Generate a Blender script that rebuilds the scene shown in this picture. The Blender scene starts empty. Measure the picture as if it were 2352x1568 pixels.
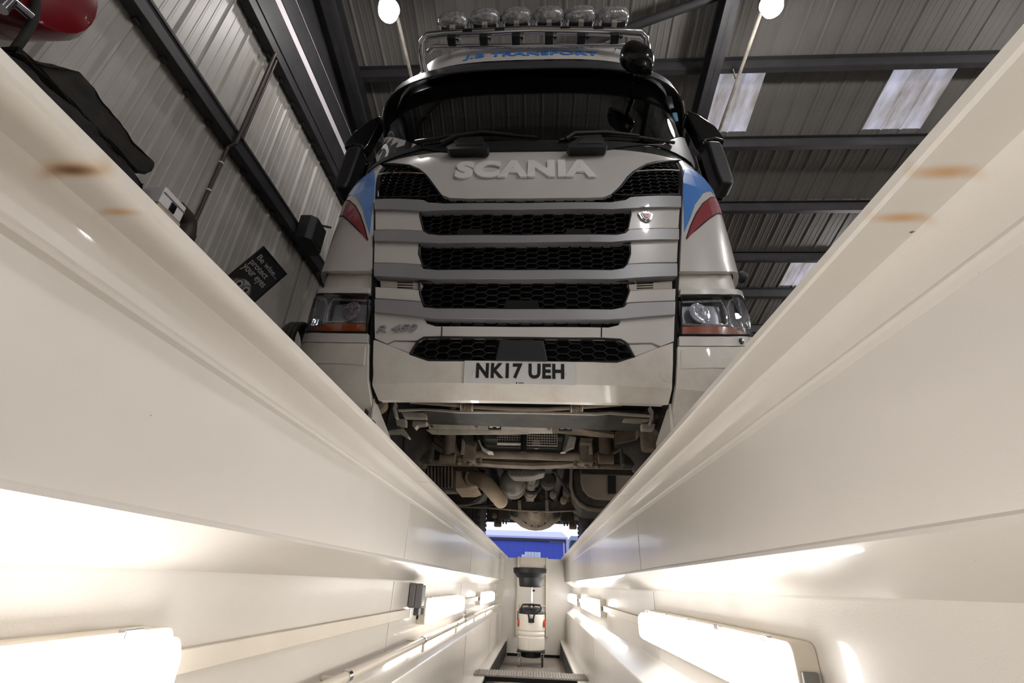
import bpy, bmesh, math, random
import numpy as np
from mathutils import Vector, Matrix
random.seed(7)
SC = bpy.context.scene
COL = SC.collection

# ---------------------------------------------------------------- camera
FPX, CX, CY = 1080.0, 1176.0, 784.0           # photo frame 2352 x 1568
CAM = np.array([0.056, 0.0, -0.44])           # inside the pit, 44 cm below the workshop floor
def _axes(vx=1234.0, vy=1345.0, g=0.0395):
    dy = np.array([(vx-CX)/FPX, -(vy-CY)/FPX, 1.0]); dy /= np.linalg.norm(dy)
    dz = np.cross(np.array([1, -g, 0.0]), dy)
    if dz[1] < 0: dz = -dz
    dz /= np.linalg.norm(dz)
    dx = np.cross(dz, dy)
    if dx[0] < 0: dx = -dx
    return np.stack([dx, dy, dz])
AX = _axes()
cd = bpy.data.cameras.new('camera'); cam = bpy.data.objects.new('camera', cd); COL.objects.link(cam)
cd.sensor_fit = 'HORIZONTAL'; cd.sensor_width = 36.0; cd.lens = 36.0*FPX/2352.0
cd.clip_start = 0.02; cd.clip_end = 400
_m = Matrix.Identity(4)
for i in range(3):
    _m[i][0] = AX[i][0]; _m[i][1] = AX[i][1]; _m[i][2] = -AX[i][2]; _m[i][3] = CAM[i]
cam.matrix_world = _m
SC.camera = cam

# ---------------------------------------------------------------- world and exposure
PIT_E, HALL_E, SKY_E = 13.8, 260.0, 1.5
wd = bpy.data.worlds.new('overcast'); SC.world = wd; wd.use_nodes = True
wn = wd.node_tree.nodes; wl = wd.node_tree.links
for n in list(wn): wn.remove(n)
wo = wn.new('ShaderNodeOutputWorld'); wb = wn.new('ShaderNodeBackground')
tc = wn.new('ShaderNodeTexCoord'); nz = wn.new('ShaderNodeTexNoise'); rp = wn.new('ShaderNodeValToRGB')
nz.inputs['Scale'].default_value = 2.0; nz.inputs['Detail'].default_value = 4
rp.color_ramp.elements[0].color = (0.72, 0.80, 1.0, 1); rp.color_ramp.elements[1].color = (0.86, 0.90, 1.0, 1)
wl.new(tc.outputs['Generated'], nz.inputs['Vector']); wl.new(nz.outputs['Fac'], rp.inputs['Fac'])
wl.new(rp.outputs['Color'], wb.inputs['Color']); wb.inputs['Strength'].default_value = SKY_E
wl.new(wb.outputs[0], wo.inputs[0])
SC.view_settings.view_transform = 'Standard'; SC.view_settings.look = 'None'
SC.view_settings.gamma = 1.0; SC.view_settings.use_curve_mapping = False
SC.view_settings.exposure = 0.0

# ---------------------------------------------------------------- pixel to place helpers
def ray(px, py):
    return AX @ np.array([(px-CX)/FPX, (CY-py)/FPX, 1.0])
def PX(px, py, X): d = ray(px, py); return CAM + d*((X-CAM[0])/d[0])
def PY(px, py, Y): d = ray(px, py); return CAM + d*(Y/d[1])
def PZ(px, py, Z): d = ray(px, py); return CAM + d*((Z-CAM[2])/d[2])
def L(h):                                      # sRGB hex or 0-255 triple to linear
    if isinstance(h, str): h = [int(h[i:i+2], 16) for i in (0, 2, 4)]
    return tuple((c/255/12.92 if c/255 <= .04045 else ((c/255+.055)/1.055)**2.4) for c in h)

# ---------------------------------------------------------------- materials
MATS = {}
def mat(name, col, rough=.5, metal=0.0, var=.12, scale=6.0, bump=0.0, bscale=60.0, coat=0.0, dirt=None, dscale=3.0, damt=.5, spec=.5, trans=0.0, ior=1.45, alpha=1.0):
    if name in MATS: return MATS[name]
    m = bpy.data.materials.new(name); m.use_nodes = True; MATS[name] = m
    nt = m.node_tree; N = nt.nodes; K = nt.links; b = N['Principled BSDF']
    b.inputs['Roughness'].default_value = rough; b.inputs['Metallic'].default_value = metal
    b.inputs['Coat Weight'].default_value = coat; b.inputs['Coat Roughness'].default_value = .05
    b.inputs['Specular IOR Level'].default_value = spec; b.inputs['IOR'].default_value = ior
    b.inputs['Transmission Weight'].default_value = trans
    t = N.new('ShaderNodeTexCoord'); n1 = N.new('ShaderNodeTexNoise'); n1.inputs['Scale'].default_value = scale
    n1.inputs['Detail'].default_value = 5; K.new(t.outputs['Object'], n1.inputs['Vector'])
    r = N.new('ShaderNodeValToRGB'); K.new(n1.outputs['Fac'], r.inputs['Fac'])
    lo = [c*(1-var) for c in col]; hi = [min(1, c*(1+var)) for c in col]
    r.color_ramp.elements[0].position = .3; r.color_ramp.elements[1].position = .7
    r.color_ramp.elements[0].color = (*lo, 1); r.color_ramp.elements[1].color = (*hi, 1)
    out = r.outputs['Color']
    if dirt:
        n2 = N.new('ShaderNodeTexNoise'); n2.inputs['Scale'].default_value = dscale; n2.inputs['Detail'].default_value = 8
        n2.inputs['Roughness'].default_value = .7; K.new(t.outputs['Object'], n2.inputs['Vector'])
        r2 = N.new('ShaderNodeValToRGB'); r2.color_ramp.elements[0].position = .45; r2.color_ramp.elements[1].position = .75
        K.new(n2.outputs['Fac'], r2.inputs['Fac'])
        ma = N.new('ShaderNodeMath'); ma.operation = 'MULTIPLY'; ma.inputs[1].default_value = damt; K.new(r2.outputs['Color'], ma.inputs[0])
        mx = N.new('ShaderNodeMix'); mx.data_type = 'RGBA'; K.new(ma.outputs[0], mx.inputs['Factor'])
        K.new(out, mx.inputs['A']); mx.inputs['B'].default_value = (*dirt, 1); out = mx.outputs['Result']
    K.new(out, b.inputs['Base Color'])
    if bump > 0:
        n3 = N.new('ShaderNodeTexNoise'); n3.inputs['Scale'].default_value = bscale; n3.inputs['Detail'].default_value = 3
        K.new(t.outputs['Object'], n3.inputs['Vector'])
        bp = N.new('ShaderNodeBump'); bp.inputs['Strength'].default_value = bump; bp.inputs['Distance'].default_value = .002
        K.new(n3.outputs['Fac'], bp.inputs['Height']); K.new(bp.outputs['Normal'], b.inputs['Normal'])
    return m
def emit(name, col, s):
    if name in MATS: return MATS[name]
    m = bpy.data.materials.new(name); m.use_nodes = True; MATS[name] = m
    b = m.node_tree.nodes['Principled BSDF']; b.inputs['Base Color'].default_value = (*[min(1, c) for c in col], 1)
    b.inputs['Emission Color'].default_value = (*col, 1); b.inputs['Emission Strength'].default_value = s
    b.inputs['Roughness'].default_value = .4
    return m
def glassmat(name, tint, clear=.5, rough=0.0, ior=1.5):       # thin pane: tinted see-through under a Fresnel reflection
    if name in MATS: return MATS[name]
    m = bpy.data.materials.new(name); m.use_nodes = True; MATS[name] = m
    N = m.node_tree.nodes; K = m.node_tree.links
    for n in list(N): N.remove(n)
    o = N.new('ShaderNodeOutputMaterial'); tr = N.new('ShaderNodeBsdfTransparent'); gl = N.new('ShaderNodeBsdfGlossy')
    fr = N.new('ShaderNodeFresnel'); ge = N.new('ShaderNodeNewGeometry'); mr_ = N.new('ShaderNodeMapRange'); mr_.inputs['To Min'].default_value = ior; mr_.inputs['To Max'].default_value = 1/ior
    K.new(ge.outputs['Backfacing'], mr_.inputs['Value']); K.new(mr_.outputs[0], fr.inputs['IOR']); mx = N.new('ShaderNodeMixShader')
    ns = N.new('ShaderNodeTexNoise'); ns.inputs['Scale'].default_value = 3; rp_ = N.new('ShaderNodeValToRGB')
    rp_.color_ramp.elements[0].color = (*[c*clear*.95 for c in tint], 1); rp_.color_ramp.elements[1].color = (*[c*clear for c in tint], 1)
    K.new(ns.outputs['Fac'], rp_.inputs['Fac']); K.new(rp_.outputs['Color'], tr.inputs['Color'])
    gl.inputs['Roughness'].default_value = rough
    K.new(fr.outputs[0], mx.inputs['Fac']); K.new(tr.outputs[0], mx.inputs[1]); K.new(gl.outputs[0], mx.inputs[2]); K.new(mx.outputs[0], o.inputs[0])
    return m

WHITE = mat('truck_white', L((208, 204, 201)), .28, coat=.6, var=.02, dirt=L((190, 170, 140)), dscale=2.5, damt=.10)
BUMPW = mat('bumper_white', L((220, 215, 207)), .32, coat=.4, var=.03, dirt=L((150, 118, 80)), dscale=5, damt=.30)
SILVER = mat('silver_paint', L((158, 157, 161)), .38, metal=.3, var=.03, coat=.4)
CHROME = mat('chrome', L((205, 205, 210)), .12, metal=1.0, var=.03)
BLACKP = mat('black_plastic', L((26, 26, 28)), .5, var=.15, bump=.2, bscale=200)
BLACKG = mat('black_gloss', L((14, 14, 15)), .16, var=.1, coat=.5)
MESHB = mat('grille_black', L((16, 16, 18)), .42, var=.1)
VOID = mat('void_black', L((10, 10, 11)), .8, var=.2)
BLUE = mat('stripe_blue', L((66, 130, 212)), .3, var=.03, coat=.5)
RED = mat('stripe_red', L((142, 28, 42)), .3, var=.04, coat=.5)
TXTBLUE = mat('letter_blue', L((72, 138, 224)), .4, var=.03)
RUBBER = mat('rubber', L((34, 33, 32)), .75, var=.2, bump=.4, bscale=80, dirt=L((88, 78, 66)), dscale=9, damt=.4)
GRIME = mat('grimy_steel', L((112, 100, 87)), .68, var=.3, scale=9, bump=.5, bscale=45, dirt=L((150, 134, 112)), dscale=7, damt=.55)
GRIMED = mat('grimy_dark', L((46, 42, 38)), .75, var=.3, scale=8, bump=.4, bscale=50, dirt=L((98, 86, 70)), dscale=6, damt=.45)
GALV = mat('galvanised', L((172, 165, 154)), .5, metal=.3, var=.15, scale=14, dirt=L((108, 96, 80)), dscale=8, damt=.5)
EXH = mat('exhaust_dust', L((168, 150, 128)), .8, var=.12, scale=6, bump=.3)
ALU = mat('cast_alu', L((104, 99, 92)), .55, metal=.4, var=.2, scale=9, dirt=L((70, 60, 50)), dscale=8, damt=.5)
AMBER = mat('amber_lens', L((190, 88, 36)), .2, var=.1, coat=.6)
STEELD = mat('painted_dark_steel', L((46, 45, 47)), .55, var=.15, bump=.2, bscale=30, dirt=L((80, 78, 76)), dscale=4, damt=.25)
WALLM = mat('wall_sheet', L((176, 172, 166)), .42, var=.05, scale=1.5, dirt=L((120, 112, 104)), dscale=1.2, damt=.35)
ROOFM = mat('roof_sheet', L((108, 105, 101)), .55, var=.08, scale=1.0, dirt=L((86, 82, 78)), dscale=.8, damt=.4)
CONC = mat('concrete', L((120, 116, 110)), .7, var=.15, scale=3, bump=.4, bscale=40, dirt=L((70, 66, 62)), dscale=2, damt=.5)
DARKP = mat('slotted_dark', L((60, 56, 54)), .55, var=.15)
GRATE = mat('grating_grey', L((150, 142, 134)), .6, var=.08, scale=40, bump=.6, bscale=120)
CREAM2 = mat('cream_fitting', L((226, 216, 200)), .4, var=.03)

# ---------------------------------------------------------------- mesh helpers
def link(name, me, m, parent=None, smooth=False, angle=40, bevel=0, seg=2):
    me.materials.append(m)
    o = bpy.data.objects.new(name, me); COL.objects.link(o)
    if parent is not None: o.parent = parent
    if smooth:
        for p in me.polygons: p.use_smooth = True
        me.set_sharp_from_angle(angle=math.radians(angle))
    if bevel:
        for p in me.polygons: p.use_smooth = True
        me.set_sharp_from_angle(angle=math.radians(angle))
        md = o.modifiers.new('bevel', 'BEVEL'); md.width = bevel; md.segments = seg; md.limit_method = 'ANGLE'
        md.angle_limit = math.radians(38); md.harden_normals = True; md.use_clamp_overlap = True
    return o
class MB:
    def __init__(s): s.v = []; s.f = []
    def add(s, v, f):
        k = len(s.v); s.v += [tuple(float(c) for c in p) for p in v]; s.f += [tuple(i+k for i in q) for q in f]; return s
    def box(s, lo, hi):
        x0, y0, z0 = lo; x1, y1, z1 = hi
        return s.add([(x0,y0,z0),(x1,y0,z0),(x1,y1,z0),(x0,y1,z0),(x0,y0,z1),(x1,y0,z1),(x1,y1,z1),(x0,y1,z1)],
                     [(0,3,2,1),(4,5,6,7),(0,1,5,4),(1,2,6,5),(2,3,7,6),(3,0,4,7)])
    def obox(s, c, ax, ay, az):              # centre and three half-axis vectors
        c, ax, ay, az = (np.array(q, float) for q in (c, ax, ay, az)); v = []
        for k in (-1, 1):
            for i, j in ((-1,-1),(1,-1),(1,1),(-1,1)): v.append(c+i*ax+j*ay+k*az)
        return s.add(v, [(0,3,2,1),(4,5,6,7),(0,1,5,4),(1,2,6,5),(2,3,7,6),(3,0,4,7)])
    def bar(s, a, b, w, h, up=(0,0,1)):      # rectangular bar from a to b
        a = np.array(a, float); b = np.array(b, float); d = b-a; d /= np.linalg.norm(d)
        sd = np.cross(d, np.array(up, float)); sd /= np.linalg.norm(sd); u = np.cross(sd, d)
        v = [p+i*sd*w/2+j*u*h/2 for p in (a, b) for i, j in ((-1,-1),(1,-1),(1,1),(-1,1))]
        return s.add(v, [(0,1,2,3),(7,6,5,4),(0,4,5,1),(1,5,6,2),(2,6,7,3),(3,7,4,0)])
    def tube(s, pts, r, n=12, cap=True):
        pts = [np.array(p, float) for p in pts]; m = len(pts); rr = r if isinstance(r, (list, tuple)) else [r]*m
        v = []; f = []; nrm = None
        for i, p in enumerate(pts):
            d = pts[min(i+1, m-1)]-pts[max(i-1, 0)]; d /= np.linalg.norm(d)
            if nrm is None:
                a = np.array([0,0,1.]) if abs(d[2]) < .9 else np.array([1.,0,0]); nrm = np.cross(d, a)
            nrm = nrm-d*np.dot(nrm, d); nrm /= np.linalg.norm(nrm); bn = np.cross(d, nrm)
            for k in range(n):
                a = 2*math.pi*k/n; v.append(p+rr[i]*(math.cos(a)*nrm+math.sin(a)*bn))
        for i in range(m-1):
            for k in range(n):
                k2 = (k+1) % n; f.append((i*n+k, i*n+k2, (i+1)*n+k2, (i+1)*n+k))
        if cap: f.append(tuple(range(n-1, -1, -1))); f.append(tuple(range((m-1)*n, m*n)))
        return s.add(v, f)
    def lathe(s, c, axis, prof, n=24, cap=True):    # prof: (along axis, radius)
        c = np.array(c, float); d = np.array(axis, float); d /= np.linalg.norm(d)
        return s.tube([c+d*a for a, _ in prof], [max(r, 1e-4) for _, r in prof], n, cap) if all(abs(prof[i+1][0]-prof[i][0]) > 1e-6 for i in range(len(prof)-1)) else s._lathe(c, d, prof, n)
    def _lathe(s, c, d, prof, n):
        a = np.array([0,0,1.]) if abs(d[2]) < .9 else np.array([1.,0,0]); nr = np.cross(d, a); nr /= np.linalg.norm(nr); bn = np.cross(d, nr)
        v = [c+d*h+max(r, 1e-4)*(math.cos(2*math.pi*k/n)*nr+math.sin(2*math.pi*k/n)*bn) for h, r in prof for k in range(n)]
        f = [(i*n+k, i*n+(k+1) % n, (i+1)*n+(k+1) % n, (i+1)*n+k) for i in range(len(prof)-1) for k in range(n)]
        m = len(prof); f += [tuple(range(n-1, -1, -1)), tuple(range((m-1)*n, m*n))]
        return s.add(v, f)
    def prism(s, poly, vec):                 # planar 3D outline swept along vec
        p = [np.array(q, float) for q in poly]; vec = np.array(vec, float); n = len(p)
        return s.add(p+[q+vec for q in p], [tuple(range(n-1, -1, -1)), tuple(range(n, 2*n))]+[(i, (i+1) % n, (i+1) % n+n, i+n) for i in range(n)])
    def extr(s, prof, y0, y1):               # profile in (x, z) along y
        return s.prism([(x, y0, z) for x, z in prof], (0, y1-y0, 0))
    def mesh(s, name):
        me = bpy.data.meshes.new(name); me.from_pydata(s.v, [], s.f); me.update()
        b = bmesh.new(); b.from_mesh(me); bmesh.ops.recalc_face_normals(b, faces=b.faces); b.to_mesh(me); b.free()
        return me
    def build(s, name, m, parent=None, smooth=False, angle=40, bevel=0, seg=2):
        return link(name, s.mesh(name), m, parent, smooth, angle, bevel, seg)
def empty(name, loc, label, cat, group=None):
    o = bpy.data.objects.new(name, None); COL.objects.link(o); o.location = [float(c) for c in loc]; o.empty_display_size = .1
    return tag(o, label, cat, group)
def tag(o, label, cat, group=None):
    o['label'] = label; o['category'] = cat
    if group: o['group'] = group
    return o
def struct(o): o['kind'] = 'structure'; return o
def keep(o, parent):                         # parent a world-space mesh under an Empty without moving it
    o.parent = parent; o.matrix_parent_inverse = Matrix.Translation(parent.location).inverted(); return o
class Thing:                                 # world-space building under one root
    def __init__(s, root): s.r = root
    def add(s, mb, name, m, parent=None, **k):
        o = mb.build(name, m, None, **k)
        if parent is None: keep(o, s.r)
        else: o.parent = parent
        return o
    def own(s, o, parent=None):
        if parent is None: keep(o, s.r)
        else: o.parent = parent
        return o
def textmesh(txt, bold=0.0, spacing=1.0):    # flat outline of a line of text -> (verts2d, faces)
    cu = bpy.data.curves.new('t', 'FONT'); cu.body = txt; cu.offset = bold; cu.resolution_u = 4; cu.space_character = spacing
    cu.fill_mode = 'BOTH'; cu.extrude = .05
    o = bpy.data.objects.new('t', cu); COL.objects.link(o)
    dg = bpy.context.evaluated_depsgraph_get(); me = bpy.data.meshes.new_from_object(o.evaluated_get(dg))
    v = [tuple(q.co) for q in me.vertices]; f = [tuple(p.vertices) for p in me.polygons]
    bpy.data.objects.remove(o); bpy.data.curves.remove(cu); bpy.data.meshes.remove(me)
    xs = [q[0] for q in v]; ys = [q[1] for q in v]
    x0, x1, y0, y1 = min(xs), max(xs), min(ys), max(ys)
    return [((q[0]-x0)/(x1-x0), (q[1]-y0)/(y1-y0), (q[2]+.05)/.1) for q in v], f

# ================================================================= THE PIT
PITY0, PITY1 = -1.6, 9.4
def pit_mat():
    m = mat('pit_cream', L((226, 221, 214)), .3, var=.02, scale=2, bump=.12, bscale=260, coat=.25, dirt=L((212, 203, 190)), dscale=1.6, damt=.3)
    nt = m.node_tree; N = nt.nodes; K = nt.links; b = N['Principled BSDF']
    src = b.inputs['Base Color'].links[0].from_socket
    g = N.new('ShaderNodeNewGeometry')
    spots = [((170, 388), .050, .014, L((108, 74, 44)), .95), ((172, 386), .075, .022, L((206, 158, 90)), .8), ((275, 484), .045, .012, L((202, 160, 96)), .8),
             ((2170, 392), .060, .016, L((204, 156, 92)), .85), ((2070, 497), .055, .015, L((204, 156, 92)), .85)]
    for (q, sx, sy, col, amt) in sorted(spots, key=lambda t: -t[1]):
        p = PZ(*q, -.004)
        s = N.new('ShaderNodeVectorMath'); s.operation = 'SUBTRACT'; s.inputs[1].default_value = p; K.new(g.outputs['Position'], s.inputs[0])
        k = N.new('ShaderNodeVectorMath'); k.operation = 'MULTIPLY'; k.inputs[1].default_value = (1/sx, 1/sy, 1/.03); K.new(s.outputs[0], k.inputs[0])
        l = N.new('ShaderNodeVectorMath'); l.operation = 'LENGTH'; K.new(k.outputs[0], l.inputs[0])
        r = N.new('ShaderNodeMapRange'); r.interpolation_type = 'SMOOTHSTEP'
        r.inputs['From Min'].default_value = 0; r.inputs['From Max'].default_value = 1; r.inputs['To Min'].default_value = amt; r.inputs['To Max'].default_value = 0
        K.new(l.outputs['Value'], r.inputs['Value'])
        x = N.new('ShaderNodeMix'); x.data_type = 'RGBA'; K.new(r.outputs[0], x.inputs['Factor']); K.new(src, x.inputs['A']); x.inputs['B'].default_value = (*col, 1)
        src = x.outputs['Result']
    # paint chips: small dark specks on the rim band
    n = N.new('ShaderNodeTexNoise'); n.inputs['Scale'].default_value = 34; n.inputs['Detail'].default_value = 6; K.new(g.outputs['Position'], n.inputs['Vector'])
    r = N.new('ShaderNodeValToRGB'); r.color_ramp.elements[0].position = .765; r.color_ramp.elements[1].position = .775; K.new(n.outputs['Fac'], r.inputs['Fac'])
    x = N.new('ShaderNodeMix'); x.data_type = 'RGBA'; K.new(r.outputs['Color'], x.inputs['Factor']); K.new(src, x.inputs['A']); x.inputs['B'].default_value = (*L((120, 96, 72)), 1)
    K.new(x.outputs['Result'], b.inputs['Base Color'])
    return m
CREAM = pit_mat()
def arc(cx, cz, r, a0, a1, n=6):
    return [(cx+r*math.cos(math.radians(a0+(a1-a0)*i/n)), cz+r*math.sin(math.radians(a0+(a1-a0)*i/n))) for i in range(n+1)]
PIT = {}
for side, s in (('left', -1), ('right', 1)):
    # profile from the rim down: lip, soffit of the rim flange, bead, big panel, sloped soffit, lamp recess, sill, lower wall, ledge
    p = [(.477, .012), (.477, -.002), (.481, -.006), (.538, -.006)]
    p += [(.548, -.009), (.554, -.016), (.556, -.026), (.556, -.082), (.550, -.087), (.547, -.093), (.549, -.099), (.557, -.106), (.556, -.112)]
    p += [(.556, -.352), (.550, -.357), (.549, -.364), (.556, -.370)]
    p += [(.660, -.434), (.668, -.438), (.670, -.446), (.670, -.748), (.666, -.756), (.560, -.828), (.556, -.838), (.556, -1.235), (.452, -1.235), (.448, -1.240), (.448, -1.262)]
    p += [(.95, -1.262), (.95, .012)]
    o = MB().extr([(s*x, z) for x, z in p], PITY0, PITY1).build('wall_pit_'+side, CREAM, smooth=True, angle=24); struct(o); PIT[side] = o
    # pressed joints between the steel pit sections
    for yy in ((2.35, 4.75, 7.15) if s < 0 else (2.55, 4.95, 7.35)):
        MB().box((s*.5555, yy-.004, -.352), (s*.5535, yy+.004, -.112)).build('panel_seam', CREAM, o)
        MB().box((s*.6695, yy+.30, -.748), (s*.6675, yy+.308, -.446)).build('panel_seam', CREAM, o)
        MB().box((s*.5555, yy-.004, -1.23), (s*.5535, yy+.004, -.84)).build('panel_seam', CREAM, o)
        MB().box((s*.53, yy-.006, -.0075), (s*.48, yy+.006, -.0055)).build('panel_seam', CREAM, o)
    # dark ribbed kick strip between ledge and pit floor
    k = MB().box((s*.47, PITY0, -1.50), (s*.458, PITY1-.01, -1.262)).build('kick_strip', DARKP, o)
    for i in range(5):
        z = -1.30-.038*i
        MB().box((s*.460, PITY0, z-.008), (s*.447, PITY1-.01, z+.008)).build('rib', DARKP, k)
o = struct(MB().box((-.95, PITY1, -1.5), (.95, PITY1+.2, .0)).build('wall_pit_end', CREAM))
MB().box((-.44, PITY1-.012, -1.495), (.44, PITY1-.0, -1.455)).build('skirting', VOID, o)
MB().box((-.556, PITY1-.004, -.47), (.556, PITY1, -.464)).build('panel_seam', CREAM, o)
struct(MB().box((-.95, PITY0-.2, -1.5), (.95, PITY0, .0)).build('wall_pit_near', CREAM))
struct(MB().box((-.95, PITY0, -1.56), (.95, PITY1+.2, -1.495)).build('floor_pit', GRATE))

# escape ladder on the end wall
t = Thing(empty('pit_ladder', (-.03, PITY1-.03, -1.5), 'white painted steel ladder fixed to the pit end wall behind the oil drainer', 'ladder'))
for sx in (-1, 1): t.add(MB().box((-.03+sx*.255-.02, PITY1-.05, -1.2), (-.03+sx*.255+.02, PITY1-.012, .02)), 'stile', CREAM2, bevel=.004)
for z in (-1.05, -.75, -.45, -.17): t.add(MB().tube([(-.285, PITY1-.03, z), (.225, PITY1-.03, z)], .013, 10), 'rung', CREAM2, smooth=True)
t.add(MB().box((-.26, PITY1-.04, -.10), (.2, PITY1-.02, .015)), 'top_plate', CREAM2, bevel=.004)

# crossing plank resting on the two ledges
t = Thing(empty('step_plank', (0, 5.7, -1.235), 'grey ribbed plank laid across the pit ledges', 'plank'))
t.add(MB().box((-.55, 5.52, -1.235), (.55, 5.86, -1.228)), 'tread_base', GRATE)
for i in range(40): t.add(MB().box((-.545+i*.0274, 5.525, -1.229), (-.545+i*.0274+.017, 5.855, -1.222)), 'tread_rib', GRATE)
t.add(MB().box((-.445, 5.515, -1.272), (.445, 5.535, -1.236)), 'front_edge', VOID)

# ---------------------------------------------------------------- pit lamps
DIFF = emit('lamp_diffuser', (1.0, .972, .935), PIT_E)
def pit_lamp(s, y0, y1, label):
    xw = s*.670; zt, zb = -.530, -.672; ym = (y0+y1)/2
    t = Thing(empty('pit_lamp', (xw, ym, zb), label, 'lamp', 'strip lamps in the pit recess'))
    def plan(x0, y, n=5):     # rounded ended outline in (y, z)
        r = .03; q = []
        for cy, cz, a in ((y1-r-y, zt-r, 90), (y0+r+y, zt-r, 180), (y0+r+y, zb+r, 270), (y1-r-y, zb+r, 0)):
            pass
        return q
    def rr(y0, y1, z0, z1, r, n=5):
        out = []
        for cy, cz, a in ((y1-r, z1-r, 0), (y0+r, z1-r, 90), (y0+r, z0+r, 180), (y1-r, z0+r, 270)):
            for i in range(n+1):
                b = math.radians(a+90*i/n); out.append((cy+r*math.cos(b), cz+r*math.sin(b)))
        return out
    ho = rr(y0, y1, zb, zt, .022); t.add(MB().prism([(xw, y, z) for y, z in ho], (-s*.052, 0, 0)), 'housing', CREAM2, bevel=.004)
    # diffuser: domed cover, three stacked outlines
    rings = [(.052, .012), (.080, .014), (.094, .026), (.098, .045)]
    v = []; f = []
    for d, ins in rings: v += [(xw-s*d, y, z) for y, z in rr(y0+ins, y1-ins, zb+ins, zt-ins, .026)]
    n = len(ho)
    for i in range(len(rings)-1):
        for k in range(n): f.append((i*n+k, i*n+(k+1) % n, (i+1)*n+(k+1) % n, (i+1)*n+k))
    f.append(tuple(range((len(rings)-1)*n, len(rings)*n)))
    t.add(MB().add(v, f), 'diffuser', DIFF, smooth=True, angle=60)
    for i in range(5):
        yy = y0+.12+(y1-y0-.24)*i/4
        t.add(MB().box((xw-s*.050, yy-.02, zt-.012), (xw-s*.064, yy+.02, zt+.004)), 'clip', CHROME, bevel=.002)
    for yy, k in ((y0, -1), (y1, 1)):
        t.add(MB().box((xw-s*.012, min(yy, yy+k*.012), -.618), (xw-s*.045, max(yy, yy+k*.012), -.584)), 'end_gland', mat('gland_grey', L((120, 118, 116)), .5), bevel=.003)
    return t
pit_lamp(-1, -.65, 1.00, 'glowing strip lamp nearest the camera on the left pit wall, cut by the frame')
pit_lamp(-1, 3.25, 4.70, 'glowing strip lamp on the left pit wall, directly beyond the grey socket box')
pit_lamp(-1, 6.35, 7.95, 'glowing strip lamp on the left pit wall, the farthest one near the end wall')
pit_lamp(1, 1.26, 2.86, 'large glowing strip lamp on the right pit wall nearest the camera')
pit_lamp(1, 4.85, 6.50, 'glowing strip lamp on the right pit wall, middle of the three')
pit_lamp(1, 7.65, 9.15, 'glowing strip lamp on the right pit wall, the farthest one near the end wall')
# cable trunking between the lamps
for s, spans in ((-1, ((1.03, 2.95), (4.74, 6.31), (8.0, 9.38))), (1, ((2.90, 4.81), (6.54, 7.61)))):
    for i, (a, b) in enumerate(spans):
        who = 'left' if s < 0 else 'right'
        where = (('between the near lamp and the grey socket box', 'between the second and third lamps', 'from the third lamp to the end wall')[i] if s < 0 else ('between the first and second lamps', 'between the second and third lamps')[i])
        t = Thing(empty('cable_trunking', (s*.67, (a+b)/2, -.61), 'cream trunking on the %s pit wall %s' % (who, where), 'trunking', 'cable trunking along the pit'))
        t.add(MB().box((s*.67, a, -.616), (s*.645, b, -.580)), 'channel', CREAM2, bevel=.002)
        t.add(MB().box((s*.646, a, -.619), (s*.640, b, -.577)), 'lid', CREAM2, bevel=.002)
# grey socket box with its open hood
t = Thing(empty('socket_box', (-.67, 3.07, -.58), 'grey plastic switch box with a dark open flap on the left pit wall', 'switch box'))
GRYP = mat('grey_plastic', L((124, 122, 124)), .45, var=.05)
t.add(MB().box((-.668, 2.98, -.575), (-.630, 3.17, -.452)), 'body', GRYP, bevel=.010)
t.add(MB().box((-.631, 2.98, -.575), (-.590, 2.995, -.452)), 'front_flap', GRYP, bevel=.006)
t.add(MB().box((-.631, 3.00, -.567), (-.606, 3.14, -.460)), 'dark_socket', mat('socket_dark', L((58, 58, 62)), .4), bevel=.008)
t.add(MB().box((-.640, 3.02, -.612), (-.610, 3.08, -.576)), 'plug', mat('plug_grey', L((92, 92, 94)), .5), bevel=.004)
t.add(MB().tube([(-.62, 3.05, -.612), (-.62, 3.05, -.625), (-.63, 3.09, -.63)], .006, 8), 'cable', VOID, smooth=True)
# air pipe along the left sill
t = Thing(empty('air_pipe', (-.60, 4.2, -.74), 'cream painted air pipe running along the left pit sill below the lamps', 'pipe'))
t.add(MB().tube([(-.585, y, -.735) for y in (-1.5, 2, 5, 8.6)]+[(-.58, 9.0, -.735), (-.56, 9.3, -.75)], .017, 12), 'pipe', CREAM2, smooth=True)
for y in (1.9, 3.1, 4.3, 5.5, 6.7, 7.9):
    b = t.add(MB().box((-.585, y-.012, -.79), (-.575, y+.012, -.735)).box((-.67, y-.010, -.745), (-.58, y+.010, -.735)), 'bracket', CREAM2, bevel=.002)
    t.add(MB().tube([(-.585, y-.015, -.735), (-.585, y+.015, -.735)], .021, 12), 'clip', CHROME, b, smooth=True)
v = t.add(MB().tube([(-.585, 4.7, -.735), (-.585, 4.76, -.735)], .026, 12).tube([(-.585, 4.73, -.735), (-.58, 4.73, -.69)], .011, 10), 'valve', CHROME, smooth=True)
t.add(MB().bar((-.58, 4.73, -.688), (-.58, 4.82, -.66), .014, .006), 'lever', CHROME, v, bevel=.002)
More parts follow.
